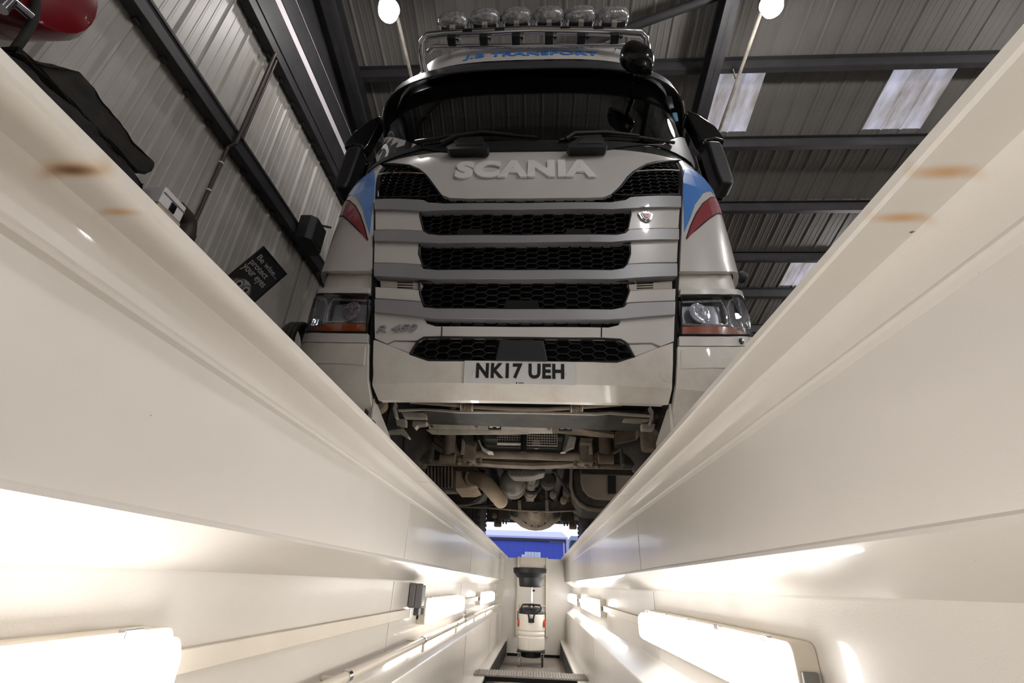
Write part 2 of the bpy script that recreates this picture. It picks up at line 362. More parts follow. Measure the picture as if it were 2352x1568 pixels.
# ================================================================= THE WORKSHOP HALL
XW, XE, YS, YN = -2.70, 11.3, -8.0, 12.0
RM, RZ0 = .231, 6.96                      # roof falls away from the camera
RIDGE = -3.2
def roofz(y): return RZ0-RM*y if y >= RIDGE else RZ0-RM*RIDGE-RM*(RIDGE-y)
fl = MB()
fl.box((XW, YS, -.2), (-.95, YN+1, .0)); fl.box((.95, YS, -.2), (XE, YN+1, .0))
fl.box((-.95, YS, -.2), (.95, PITY0-.2, .0)); fl.box((-.95, PITY1+.2, -.2), (.95, YN+1, .0))
struct(fl.build('floor', CONC))

# ---- left wall: profiled sheets, rails, dark eaves girder
wl_ = struct(MB().box((XW-.10, YS, 0), (XW-.04, YN, 4.44)).build('wall_left', STEELD))
PITCH = .262
def rib_profile(n, pitch, rw=.036, rd=.022):     # (along, proud) for one sheet with n ribs
    out = []
    for i in range(n):
        a = i*pitch
        out += [(a, rd), (a+rw*.5, rd), (a+rw, 0), (a+pitch*.36, 0), (a+pitch*.36+.006, .004), (a+pitch*.36+.018, .004), (a+pitch*.36+.024, 0),
                (a+pitch*.66, 0), (a+pitch*.66+.006, .004), (a+pitch*.66+.018, .004), (a+pitch*.66+.024, 0), (a+pitch-rw*.5, 0)]
    out.append((n*pitch+.012, rd*.98)); return out
def wall_sheet(y0):
    pr = rib_profile(4, PITCH); v = []; f = []; n = len(pr)
    for z in (0.0, 4.44): v += [(XW-.03+d, y0+a, z) for a, d in pr]
    f = [(i, i+1, n+i+1, n+i) for i in range(n-1)]
    return MB().add(v, f)
shm = wall_sheet(0).mesh('wall_sheet'); shm.materials.append(WALLM)
y = YS+.02; ny = 0
y = 2.22-PITCH*40
while y < YN-.9:
    if y > YS-.2:
        o = bpy.data.objects.new('wall_sheet', shm); COL.objects.link(o); o.location = (0, y, 0); o.parent = wl_
    y += 4*PITCH
# rails with clamp bolts at every rib
def rail(z, h, proud):
    prof = [(XW-.005, z), (XW+proud, z), (XW+proud, z+.03), (XW+proud-.012, z+.03), (XW+proud-.012, z+h-.03), (XW+proud, z+h-.03), (XW+proud, z+h), (XW-.005, z+h)]
    r_ = MB().extr(prof, YS, YN-.1).build('wall_rail', STEELD, wl_, bevel=.004)
    for i in range(-2, 34):
        yy = 2.22+PITCH*i
        if .5 < yy < 9: MB().box((XW-.005, yy-.022, z-.024), (XW+.03, yy+.022, z+.004)).build('rail_clamp', STEELD, r_)
rail(2.86, .17, .09); rail(4.19, .17, .09); rail(1.35, .15, .06)
# dark eaves girder with a pale strip
g = MB().box((XW-.10, YS, 4.44), (XW+.02, YN, 4.80)).box((XW-.10, YS, 4.93), (XW+.02, YN, 5.22)).box((XW-.10, YS, 4.80), (XW-.02, YN, 4.93)).build('eaves_girder', STEELD, wl_, bevel=.006)
MB().box((XW-.02, YS, 4.805), (XW+.012, YN, 4.925)).build('pale_strip', mat('pale_strip', L((214, 208, 212)), .4, var=.03), g, bevel=.003)
MB().box((XW+.018, YS, 5.212), (XW+.030, YN, 5.224)).build('edge_strip', mat('edge_strip', L((170, 166, 162)), .4), g)
MB().box((XW+.018, YS, 4.436), (XW+.028, YN, 4.446)).build('edge_strip', MATS['edge_strip'], g)
MB().prism([(XW-.10, YS, 5.22), (XW-.10, RIDGE, 5.22), (XW-.10, YN, 5.22)][:1]+[(XW-.10, YN, 5.22), (XW-.10, YN, max(5.23, roofz(YN))), (XW-.10, (RZ0-5.24)/RM, 5.24), (XW-.10, RIDGE, roofz(RIDGE)), (XW-.10, YS, roofz(YS))], (.05, 0, 0)).build('gable_sheet', STEELD, wl_)

# ---- other walls (out of frame, they close the room)
o = struct(MB().box((XE, YS, 0), (XE+.1, YN, 8)).build('wall_right', WALLM))
o = struct(MB().box((XW, YS-.1, 0), (XE, YS, 7.2)).build('wall_near', WALLM))
zf = roofz(YN)+.05
o = struct(MB().box((XW-.1, YN, 0), (-2.1, YN+.12, zf)).box((2.1, YN, 0), (XE, YN+.12, zf)).box((-2.1, YN, 3.75), (2.1, YN+.12, zf)).build('wall_far', WALLM))
d = MB().box((-2.14, YN-.02, 0), (-2.06, YN+.14, 3.79)).box((2.06, YN-.02, 0), (2.14, YN+.14, 3.79)).box((-2.06, YN-.02, 3.71), (2.06, YN+.14, 3.79)).build('door_1', STEELD); struct(d)
MB().tube([(-2.05, YN+.3, 3.95), (2.05, YN+.3, 3.95)], .16, 20).build('roller', GALV, d, smooth=True)

# ---- roof: sheets, rooflights, purlins, rafters, brace
SKYL = bpy.data.materials.new('rooflight'); SKYL.use_nodes = True
_n = SKYL.node_tree.nodes; _k = SKYL.node_tree.links; _b = _n['Principled BSDF']; _o = _n['Material Output']
_t = _n.new('ShaderNodeBsdfTranslucent'); _mx = _n.new('ShaderNodeMixShader'); _mx.inputs[0].default_value = .62
_ns = _n.new('ShaderNodeTexNoise'); _ns.inputs['Scale'].default_value = 2.6; _ns.inputs['Detail'].default_value = 5
_mp = _n.new('ShaderNodeMapping'); _mp.inputs['Scale'].default_value = (2.5, .8, 1); _tc = _n.new('ShaderNodeTexCoord')
_k.new(_tc.outputs['Object'], _mp.inputs['Vector']); _k.new(_mp.outputs[0], _ns.inputs['Vector'])
_r = _n.new('ShaderNodeValToRGB'); _r.color_ramp.elements[0].position = .3; _r.color_ramp.elements[1].position = .72
_r.color_ramp.elements[0].color = (*L((150, 138, 124)), 1); _r.color_ramp.elements[1].color = (*L((206, 202, 208)), 1)
_k.new(_ns.outputs['Fac'], _r.inputs['Fac']); _k.new(_r.outputs['Color'], _b.inputs['Base Color']); _k.new(_r.outputs['Color'], _t.inputs['Color'])
_b.inputs['Roughness'].default_value = .4
_k.new(_b.outputs[0], _mx.inputs[1]); _k.new(_t.outputs[0], _mx.inputs[2]); _k.new(_mx.outputs[0], _o.inputs[0])
ce = struct(MB().prism([(XW-.1, y, roofz(y)-.03) for y in (YN+.1,)]+[(XW-.1, RIDGE, roofz(RIDGE)-.03), (XW-.1, YS-.1, roofz(YS-.1)-.03), (XW-.1, YS-.1, roofz(YS-.1)+.02), (XW-.1, RIDGE, roofz(RIDGE)+.02), (XW-.1, YN+.1, roofz(YN+.1)+.02)], (.06, 0, 0)).build('ceiling', STEELD))
RP = .28; SW = 3*RP
PURL = [4.06, 5.13, 6.23, 7.28, 8.18, 9.22, 10.26, 11.3]+[4.06-1.055*i for i in range(1, 7)]
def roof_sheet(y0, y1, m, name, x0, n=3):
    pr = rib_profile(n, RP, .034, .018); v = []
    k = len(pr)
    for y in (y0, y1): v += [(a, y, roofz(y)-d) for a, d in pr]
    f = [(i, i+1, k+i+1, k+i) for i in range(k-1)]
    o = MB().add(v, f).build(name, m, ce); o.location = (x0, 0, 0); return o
cache = {}
def put_sheet(y0, y1, m, name, x0):
    key = (y0, y1, name)
    if key in cache:
        o = bpy.data.objects.new(name, cache[key]); COL.objects.link(o); o.parent = ce; o.location = (x0, 0, 0)
    else: cache[key] = roof_sheet(y0, y1, m, name, x0).data
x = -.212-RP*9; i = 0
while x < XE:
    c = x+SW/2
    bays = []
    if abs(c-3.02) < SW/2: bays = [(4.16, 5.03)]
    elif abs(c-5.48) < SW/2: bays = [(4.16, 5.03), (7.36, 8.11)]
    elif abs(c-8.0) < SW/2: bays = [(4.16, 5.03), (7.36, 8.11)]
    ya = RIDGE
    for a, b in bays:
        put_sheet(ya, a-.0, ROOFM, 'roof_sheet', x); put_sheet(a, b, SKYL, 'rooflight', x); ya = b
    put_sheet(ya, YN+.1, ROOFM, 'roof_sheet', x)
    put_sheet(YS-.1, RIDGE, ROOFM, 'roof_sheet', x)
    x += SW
for yp in PURL:
    zp = roofz(yp)-.03; dz = -RM
    prof = [(-.065, -.012), (.065, -.012), (.065, -.0), (-.065, -.0)]
    m_ = MB()
    m_.box((XW, yp-.012, zp-.17), (XE, yp+.012, zp)).box((XW, yp-.06, zp-.012), (XE, yp+.012, zp)).box((XW, yp-.012, zp-.18), (XE, yp+.06, zp-.166)).box((XW, yp+.046, zp-.168), (XE, yp+.060, zp-.140))
    m_.build('purlin', STEELD, ce)
for xr in (2.28, -2.55, 7.3):
    v = []
    for ya, yb in ((RIDGE, YN), (YS, RIDGE)):
        za, zb = roofz(ya)-.22, roofz(yb)-.22; h = .30
        m_ = MB()
        for w, z0, z1 in ((.16, -.016, 0), (.014, -h, 0), (.16, -h, -h+.016)):
            m_.prism([(xr-w/2, ya, za+z0), (xr-w/2, yb, zb+z0), (xr-w/2, yb, zb+z1), (xr-w/2, ya, za+z1)], (w, 0, 0))
        m_.build('rafter', STEELD, ce)
def PR(px, py, drop=0.0):
    d = ray(px, py); return CAM+d*((RZ0-CAM[2]-drop)/(d[2]+RM*d[1]))
a = PR(1450, 62, .25); b = PR(1615, 2, .25); b2 = b+(b-a)*1.2
MB().tube([a-(b-a)*2.2, b2], .055, 12).build('brace_tube', STEELD, ce, smooth=True)
a = PR(1290, 92, .25)
# ridge and far stanchions
for xs in (2.28, 7.3):
    MB().box((xs-.09, YN-.35, 0), (xs+.09, YN-.05, roofz(YN)-.2)).build('stanchion', STEELD, ce, bevel=.004)

# ---------------------------------------------------------------- high bay lamps
BULB = emit('high_bay_glow', (1.0, .97, .95), HALL_E)
def high_bay(p, label, glow=None):
    t = Thing(empty('high_bay_lamp', p, label, 'lamp', 'high bay lamps under the roof'))
    x, y, z = p
    v = MB(); v.lathe((x, y, z), (0, 0, 1), [(-.15, .035), (-.13, .07), (-.09, .10), (-.03, .112), (.03, .105)], 24); t.add(v, 'bulb', glow or BULB, smooth=True, angle=60)
    t.add(MB().lathe((x, y, z+.03), (0, 0, 1), [(0, .12), (.03, .125), (.10, .10), (.22, .07), (.30, .05)], 24), 'housing', STEELD, smooth=True)
    t.add(MB().tube([(x, y, z+.3), (x, y, roofz(y)-.2)], .012, 8), 'hanger', GALV, smooth=True)
lp = [PZ(893, 22, 5.3), PZ(1772, 10, 5.3)]
high_bay(lp[0], 'bright high bay lamp under the roof, above the left end of the cab light bar', emit('high_bay_glow_dim', (1.0, .97, .95), HALL_E*.4))
high_bay(lp[1], 'bright high bay lamp under the roof, right of the cab above the skylights')
k = 0
for xx in (-1.4, 2.65, 6.3, 9.6):
    for yy in (-5.0, -1.2, 3.0, 7.6):
        if yy == 3.0 and xx < 3: continue
        if xx < 0: continue
        if yy > 7 and xx < 3: continue
        k += 1
        high_bay((xx, yy, min(5.3, roofz(yy)-.6)), 'high bay lamp outside the frame, %s from the left wall, %s' % (('first', 'second', 'third', 'fourth')[(-1.4, 2.65, 6.3, 9.6).index(xx)], ('behind the camera', 'over the camera', 'level with the truck', 'beside the truck rear')[(-5.0, -1.2, 3.0, 7.6).index(yy)]))
# conduit rods running along under the roof
for q0, q1, lab in (((1738, 48.8), (1644.8, 298.5), 'thin grey conduit under the roof leading from the right high bay lamp'), ((915, 62), (941, 140), 'thin grey conduit under the roof leading from the left high bay lamp')):
    a = PZ(*q0, 5.62); b = PZ(*q1, 5.62); dx = (b[0]+a[0])/2
    yb = 6.4 if q0[0] > 1500 else 5.6
    t = Thing(empty('lamp_conduit', (dx, a[1], 5.62), lab, 'conduit'))
    y_l = (lp[1] if q0[0] > 1500 else lp[0])[1]+.25
    t.add(MB().tube([(dx, y_l, 5.62), (dx, yb, roofz(yb)-.17 if roofz(yb)-.17 < 5.62 else 5.62)], .022, 10), 'tube', GALV, smooth=True)
    for yy in (4.06, 5.13):
        t.add(MB().box((dx-.006, yy-.012, 5.62), (dx+.006, yy+.012, roofz(yy)-.16)), 'hanger_strap', GALV)

# ---------------------------------------------------------------- bench along the left wall and the things on it
BZ = .955
t = Thing(empty('workbench', (-2.1, 2.2, 0), 'long black workbench along the left wall, only its edge showing over the pit rim', 'bench'))
t.add(MB().box((-2.66, .2, BZ-.05), (-1.60, 3.7, BZ)), 'worktop', BLACKP, bevel=.005)
t.add(MB().box((-2.62, .25, BZ-.17), (-1.66, 3.65, BZ-.05)), 'apron', BLACKP, bevel=.004)
for x_ in (-2.55, -1.72):
    for y_ in (.35, 2.0, 3.55): t.add(MB().box((x_-.04, y_-.04, 0), (x_+.04, y_+.04, BZ-.17)), 'leg', BLACKP, bevel=.004)
# two black folded covers lying one on the other
CLOTH = mat('black_cover', L((24, 22, 20)), .85, var=.3, scale=14, bump=.9, bscale=25, dirt=L((52, 44, 36)), dscale=6, damt=.5)
def cushion(name, outline, x0, x1, label):
    p = [(x1, y, z) for y, z in outline]
    me = MB().prism(p, (x0-x1, 0, 0)).mesh(name)
    o = link(name, me, CLOTH, None, bevel=.03, seg=3)
    sm = o.modifiers.new('sub', 'SUBSURF'); sm.subdivision_type = 'SIMPLE'; sm.levels = 4; sm.render_levels = 4
    tx = bpy.data.textures.new('crease', 'CLOUDS'); tx.noise_scale = .10
    dm = o.modifiers.new('crease', 'DISPLACE'); dm.texture = tx; dm.strength = .035; dm.mid_level = .9
    tag(o, label, 'cover', 'black covers on the bench'); return o
cushion('padded_cover', [(.80, BZ+.001), (.82, 1.04), (.90, 1.07), (1.1, 1.09), (1.30, 1.085), (1.44, 1.07), (1.455, 1.03), (1.43, BZ+.001)], -2.15, -1.66, 'thick black folded cover on the bench, lower one of the two')
cushion('padded_cover', [(.86, 1.095), (.90, 1.11), (.955, 1.175), (1.03, 1.235), (1.10, 1.24), (1.156, 1.228), (1.30, 1.222), (1.449, 1.21), (1.462, 1.16), (1.44, 1.118), (1.42, 1.098)], -2.15, -1.69, 'thick black folded cover on the bench, upper one of the two')
# white dispenser box
t = Thing(empty('dispenser_box', (-1.85, 1.62, BZ), 'small white plastic box with a black slot on the bench beside the pipe', 'box'))
WPL = mat('white_plastic', L((206, 202, 204)), .4, var=.03)
t.add(MB().box((-2.0, 1.545, 1.07), (-1.70, 1.69, 1.165)), 'case', WPL, bevel=.006)
t.add(MB().box((-1.702, 1.548, 1.128), (-1.695, 1.688, 1.132)), 'seam', GRYP)
t.add(MB().box((-1.702, 1.603, 1.075), (-1.694, 1.635, 1.120)), 'black_slot', BLACKG)
t.add(MB().box((-1.95, 1.542, 1.140), (-1.82, 1.546, 1.150)), 'grille_mark', BLACKP)
t.add(MB().box((-1.99, 1.55, 1.028), (-1.705, 1.70, 1.068)), 'beige_tray', mat('beige_plastic', L((176, 160, 138)), .5))
t.add(MB().box((-2.0, 1.53, BZ), (-1.72, 1.66, 1.027)), 'dark_base', BLACKP, bevel=.004)
# drain pipe with elbow and conduits on the wall
PIPEB = mat('brown_pipe', L((70, 60, 54)), .5, var=.15)
a = PX(425, 540, -2.55); b = PX(440, 515, -2.55)
t = Thing(empty('drain_pipe', (-2.55, a[1], BZ), 'short dark pipe with an elbow standing at the wall behind the white box', 'pipe'))
yq = (a[1]+b[1])/2
t.add(MB().tube([(-2.55, yq, BZ), (-2.55, yq, 1.5), (-2.55, yq, b[2]-.06), (-2.55, yq-.02, b[2]-.01), (-2.55, yq-.06, b[2]+.01), (-2.55, yq-.16, b[2]+.01)], .055, 16), 'pipe_body', PIPEB, smooth=True)
t.add(MB().tube([(-2.55, yq, b[2]-.14), (-2.55, yq, b[2]-.09)], .064, 16), 'collar', PIPEB, smooth=True)
t.add(MB().box((-2.71, yq-.02, b[2]-.2), (-2.55, yq+.02, b[2]-.17)), 'wall_bracket', PIPEB)
a = PX(441.6, 516.5, -2.64); b = PX(536, 304, -2.64); c = PX(621, 103, -2.56)
t = Thing(empty('wall_conduit', (-2.64, a[1], 1.8), 'dark vertical conduit with pale clips climbing the left wall past the rails', 'conduit'))
yc = 2.66
yc = (a[1]+PX(520, 350, -2.64)[1])/2
t.add(MB().tube([(-2.64, yc, a[2]-.1), (-2.64, yc, 2.82), (-2.585, yc, 2.86), (-2.585, yc, 4.15)], .016, 10), 'tube', PIPEB, smooth=True)
t.add(MB().tube([(-2.61, yc+.07, 3.0), (-2.61, yc+.07, 4.15)], .014, 10), 'tube', PIPEB, smooth=True)
for q in ((510, 378), (478, 436), (443, 517)):
    z = PX(*q, -2.64)[2]; t.add(MB().tube([(-2.64, yc, z-.008), (-2.64, yc, z+.008)], .021, 10), 'clip', WPL, smooth=True)
# black cable drooping along the bench back
a = PX(430, 558, -1.75); pts = [PX(q[0], q[1], -1.75) for q in ((428, 557), (445, 568), (462, 590), (485, 618), (510, 645))]
o = MB().tube(pts, .009, 8).build('power_cable', VOID, smooth=True); tag(o, 'thin black cable running along the bench edge beside the poster', 'cable')

# safety poster: a board tilted forward on wall brackets
K9 = .9; pw = .392; PO = np.array([.056-2.496*K9, 3.27*K9, 2.64*K9-.44]); pe = np.array([0, 1, .02]); pd = np.array([-.576, 0, -.818]); pn = np.array([.818, 0, -.576]); pl_ = pw*1.42
def PP(a, b, n=0.0): return PO+pe*(a*pw)+pd*(b*pw)+pn*n
t = Thing(empty('safety_poster', PP(.5, 1.42), 'black safety poster with an owl in glasses and the words Be wise protect your eyes', 'poster'))
POSB = mat('poster_black', L((24, 23, 25)), .5, var=.1)
def pbox(a0, a1, b0, b1, n0, n1): return MB().prism([PP(a0, b0, n0), PP(a1, b0, n0), PP(a1, b1, n0), PP(a0, b1, n0)], pn*(n1-n0))
t.add(pbox(0, 1, 0, 1.42, -.01, 0), 'board', POSB)
for a0, a1, b0, b1 in ((0, 1, 0, .018), (0, .018, 0, 1.42), (.982, 1, 0, 1.42)): t.add(pbox(a0, a1, b0, b1, 0, .004), 'frame_edge', mat('poster_edge', L((62, 36, 38)), .5))
for a0 in (.15, .85):
    p = PP(a0, 1.35, -.01); t.add(MB().bar(p, (XW+.0, p[1], p[2]), .012, .012), 'wall_bracket', STEELD)
POSW = mat('poster_print', L((196, 192, 188)), .6, var=.03)
for txt, r0, w, h, a0 in (('Be wise...', .15, .80, .125, .10), ('protect', .33, .62, .16, .07), ('your eyes', .50, .80, .16, .03)):
    v, f = textmesh(txt, .014)
    t.add(MB().add([PP(a0+q[0]*w, r0+h-q[1]*h, .0005+q[2]*.0015) for q in v], f), 'lettering', POSW)
def pdisc(ca, cb, ra, rb, n0, n1, k=24): return MB().prism([PP(ca+ra*math.cos(2*math.pi*i/k), cb+rb*math.sin(2*math.pi*i/k), n0) for i in range(k)], pn*(n1-n0))
PB = mat('owl_brown', L((122, 84, 68)), .7, var=.35, scale=30); PC = mat('owl_cream', L((196, 184, 180)), .7, var=.08, scale=20); PRd = mat('owl_pink', L((150, 62, 84)), .6)
t.add(pdisc(.42, 1.04, .40, .28, .0, .0012), 'owl_body', PB)
t.add(pdisc(.44, .92, .27, .20, .0012, .0024), 'owl_face', PC)
for sg in (-1, 1):
    t.add(pdisc(.44+sg*.125, .88, .115, .115, .0024, .0034), 'goggle_ring', POSB)
    t.add(pdisc(.44+sg*.125, .88, .095, .095, .0034, .0044), 'goggle_lens', POSW)
    t.add(pdisc(.44+sg*.125, .88, .045, .045, .0044, .0054), 'pupil', POSB)
t.add(MB().prism([PP(.37, .95, .0024), PP(.51, .95, .0024), PP(.44, 1.09, .0024)], pn*.001), 'beak', PRd)

# black loudspeaker box on the wall near the cab
a = PX(707, 530, -2.45); b = PX(757, 540, -2.45); c = PX(735, 600, -2.45)
t = Thing(empty('wall_speaker', (-2.5, (a[1]+b[1])/2, c[2]), 'black box speaker hung on the left wall rail beside the cab', 'speaker'))
yy0, yy1, zz0, zz1 = a[1]+.07, a[1]+.30, 2.80, 3.12
t.add(MB().prism([(-2.42, yy0, zz0), (-2.42, yy1, zz0), (-2.48, yy1+.05, zz0), (-2.60, yy1+.05, zz0), (-2.60, yy0-.05, zz0), (-2.48, yy0-.05, zz0)], (0, 0, zz1-zz0)), 'cabinet', BLACKP, bevel=.01)
t.add(MB().box((-2.421, yy0+.03, zz0+.03), (-2.414, yy1-.03, zz1-.03)), 'grille', VOID)
t.add(MB().bar((-2.6, yy0+.1, zz1+.02), (-2.45, yy0+.35, zz1+.16), .02, .02), 'bracket_arm', STEELD)
# small tyre like hose coil on the floor by the cab
a = PX(686, 787, -1.40)
o = Thing(empty('hose_coil', (a[0], a[1], 0), 'small dark coiled hose on a stand beside the cab corner', 'hose'))
for i in range(3):
    o.add(MB().tube([(a[0]-.03+.03*i, a[1]+.13*math.cos(k*math.pi/10), a[2]-.02+.13*math.sin(k*math.pi/10)) for k in range(21)], .016, 8), 'coil', RUBBER, smooth=True)
o.add(MB().box((a[0]-.02, a[1]-.02, 0), (a[0]+.02, a[1]+.02, a[2]-.12)), 'post', STEELD)

# red machine with a chrome fitting and a black hose, top left corner
REDP = mat('red_enamel', L((110, 14, 24)), .25, var=.08, coat=.5)
t = Thing(empty('red_hose_reel', (-2.5, 1.0, 1.75), 'dark red wall mounted hose reel with chrome fittings, cut by the top left corner', 'hose reel'))
t.add(MB().lathe((-2.62, .98, 2.02), (1, 0, 0), [(0, .26), (.03, .31), (.10, .33), (.32, .33), (.38, .30), (.40, .24)], 32), 'drum_case', REDP, smooth=True)
t.add(MB().box((-2.70, .85, 1.9), (-2.60, 1.1, 2.3)), 'wall_bracket', STEELD, bevel=.01)
q = PX(35, 15, -2.18)
t.add(MB().tube([(-2.2, q[1]-.12, q[2]), (-2.2, q[1]+.06, q[2]+.05)], .022, 12).tube([(-2.2, q[1]-.02, q[2]+.02), (-2.2, q[1]-.02, q[2]-.05)], .028, 12), 'chrome_fitting', CHROME, smooth=True)
hp = [PX(80, -30, -2.2), PX(83, 10, -2.2), PX(78, 45, -2.22), PX(55, 85, -2.24), PX(30, 120, -2.26), PX(8, 150, -2.28), PX(-20, 185, -2.3)]
t.add(MB().tube(hp, .018, 10), 'hose', RUBBER, smooth=True)

# ---------------------------------------------------------------- oil drainer trolley at the pit end
ox, oyy = -.03, 8.45; zf_ = -1.495
t = Thing(empty('oil_drainer', (ox, oyy, zf_), 'white wheeled waste oil drainer with a black funnel at the pit end', 'oil drainer'))
TANK = mat('drainer_white', L((232, 226, 214)), .35, var=.02)
pr = [(.19, .17), (.195, .195), (.21, .205), (.36, .205), (.37, .198), (.385, .198), (.395, .205), (.42, .205), (.43, .198), (.445, .198), (.455, .205), (.655, .205), (.67, .195)]
t.add(MB().lathe((ox, oyy, zf_), (0, 0, 1), pr, 32), 'tank', TANK, smooth=True, angle=30)
t.add(MB().lathe((ox, oyy, zf_), (0, 0, 1), [(.665, .198), (.72, .195), (.745, .18), (.755, .10)], 32), 'tank_lid', BLACKP, smooth=True)
t.add(MB().tube([(ox-.03, oyy-.22, zf_+.60), (ox-.045, oyy-.225, zf_+.67), (ox-.13, oyy-.24, zf_+.72), (ox-.15, oyy-.25, zf_+.76), (ox-.13, oyy-.26, zf_+.795), (ox, oyy-.265, zf_+.80), (ox+.13, oyy-.26, zf_+.795), (ox+.15, oyy-.25, zf_+.76), (ox+.13, oyy-.24, zf_+.72), (ox+.045, oyy-.225, zf_+.67), (ox+.03, oyy-.22, zf_+.60)], .013, 10), 'push_handle', BLACKP, smooth=True)
t.add(MB().box((ox-.045, oyy-.235, zf_+.56), (ox+.045, oyy-.205, zf_+.615)), 'handle_socket', BLACKP, bevel=.004)
t.add(MB().tube([(ox, oyy, zf_+.74), (ox, oyy, zf_+1.05)], .015, 12), 'column', CHROME, smooth=True)
t.add(MB().tube([(ox-.05, oyy, zf_+.775), (ox+.05, oyy, zf_+.775)], .011, 8), 'clamp_knob', BLACKP, smooth=True)
t.add(MB().tube([(ox, oyy, zf_+.985), (ox+.05, oyy, zf_+.985)], .011, 8), 'clamp_knob', BLACKP, smooth=True)
t.add(MB().lathe((ox-.02, oyy, zf_), (0, 0, 1), [(1.03, .03), (1.035, .165), (1.05, .178), (1.14, .19), (1.18, .20)], 28), 'funnel_neck', BLACKP, smooth=True)
t.add(MB().lathe((ox-.035, oyy, zf_), (0, 0, 1), [(1.165, .20), (1.21, .235), (1.235, .262), (1.30, .268), (1.305, .255), (1.235, .22)], 32), 'funnel_bowl', BLACKP, smooth=True)
DRED = mat('drainer_red', L((216, 70, 60)), .4)
for sx in (-1, 1):
    t.add(MB().lathe((ox+sx*.19, oyy-.06, zf_+.545), (sx, 0, 0), [(0, .05), (.018, .05), (.022, .04)], 20), 'red_cap', DRED, smooth=True)
    t.add(MB().box((ox+sx*.21-.006, oyy-.08, zf_+.58), (ox+sx*.21+.006, oyy-.06, zf_+.70)), 'latch', BLACKP)
t.add(MB().box((ox-.21, oyy-.20, zf_+.175), (ox+.21, oyy+.20, zf_+.192)), 'chassis', BLACKP, bevel=.01)
t.add(MB().lathe((ox, oyy, zf_), (0, 0, 1), [(.10, .11), (.11, .15), (.175, .16)], 24), 'sump', BLACKP, smooth=True)
for sx in (-1, 1):
    for sy in (-1, 1):
        cx_, cy_ = ox+sx*.17, oyy+sy*.17
        f_ = t.add(MB().box((cx_-.022, cy_-.02, zf_+.09), (cx_-.016, cy_+.02, zf_+.175)).box((cx_+.016, cy_-.02, zf_+.09), (cx_+.022, cy_+.02, zf_+.175)), 'castor_fork', CHROME)
        t.add(MB().lathe((cx_-.014, cy_, zf_+.058), (1, 0, 0), [(0, .042), (.004, .056), (.024, .056), (.028, .042)], 18), 'castor_wheel', RUBBER if sx > 0 else GALV, f_, smooth=True)

# ---------------------------------------------------------------- outdoors beyond the far door
struct(MB().box((-60, YN+.9, -.3), (60, 140, -.05)).build('ground_outside', mat('tarmac', L((120, 120, 124)), .9, var=.2, scale=1, bump=.3)))
BY = 34.0
BLUEC = mat('blue_cladding', L((62, 78, 178)), .5, var=.06, scale=.3)
zt = PY(1220, 1236, BY)[2]; xl, xr = PY(1100, 1236, BY)[0]-16, PY(1304, 1238, BY)[0]
t = Thing(empty('blue_warehouse', (xl, BY, -.05), 'large royal blue clad building seen beyond the far door under the truck', 'building'))
t.add(MB().box((xl, BY+.05, -.05), (xr, BY+14, zt)), 'wall', BLUEC)
x = xl; pm = None
while x < xr-.5:
    t.add(MB().box((x+.003, BY, -.02), (min(x+1.0, xr)-.003, BY+.06, zt-.12)), 'cladding_panel', BLUEC); x += 1.0
t.add(MB().box((xl, BY-.12, zt-.16), (xr+.02, BY+.06, zt)), 'gutter', mat('dark_trim', L((44, 46, 66)), .5))
t.add(MB().prism([(xl, BY-.1, zt), (xr, BY-.1, zt), (xr, BY+8, zt+1.1), (xl, BY+8, zt+1.1)], (0, 0, .12)), 'roof', mat('pale_roof', L((178, 180, 226)), .5, var=.04))
q = PY(1297, 1262, BY-.1); q2 = PY(1297, 1243, BY-.1)
t.add(MB().box((q[0]-1.0, BY-.03, q2[2]-.06), (q[0], BY-.005, q2[2])).box((q[0]-.08, BY-.03, q2[2]-1.2), (q[0], BY-.005, q2[2])), 'corner_mark', WPL)
t.add(MB().box((xr-.12, BY-.2, -.05), (xr+.06, BY-.02, zt)), 'downpipe', mat('pale_pipe', L((170, 176, 214)), .5))
t = Thing(empty('green_building', (xr+4, BY+3, -.05), 'dark green building edge beyond the blue warehouse', 'building'))
t.add(MB().box((xr+.4, BY+3, -.05), (xr+12, BY+12, zt+.2)), 'wall', mat('green_cladding', L((40, 74, 78)), .6))
t.add(MB().box((xr+.4, BY+2.95, zt+.2), (xr+12, BY+12, zt+.5)), 'parapet', mat('pale_roof2', L((150, 160, 196)), .5))
q0, q1 = PY(1198, 1279, 20), PY(1242, 1268, 20)
SACK = mat('white_wrap', L((206, 212, 236)), .5, var=.06, scale=6)
n_ = 6
for i in range(n_):
    xa = q0[0]+(q1[0]-q0[0])*i/n_; xb = q0[0]+(q1[0]-q0[0])*(i+1)/n_-.006
    h = q1[2] - (.10 if i == 0 else 0)
    o = MB().box((xa, 20, -.05), (xb, 20.9, h)).build('wrapped_stack', SACK, bevel=.01); tag(o, '%s white wrapped stack from the left, outside before the blue building' % ('lower first', 'second', 'third', 'fourth', 'fifth', 'sixth')[i], 'stack', 'white wrapped stacks outdoors')
# ================================================================= THE TRUCK
TX = -.037                                   # truck centre line
TR = Thing(empty('truck', (TX, 4.5, 0), 'white heavy truck with silver grille bars and blue and red stripes parked over the pit', 'truck'))
truck = TR.r
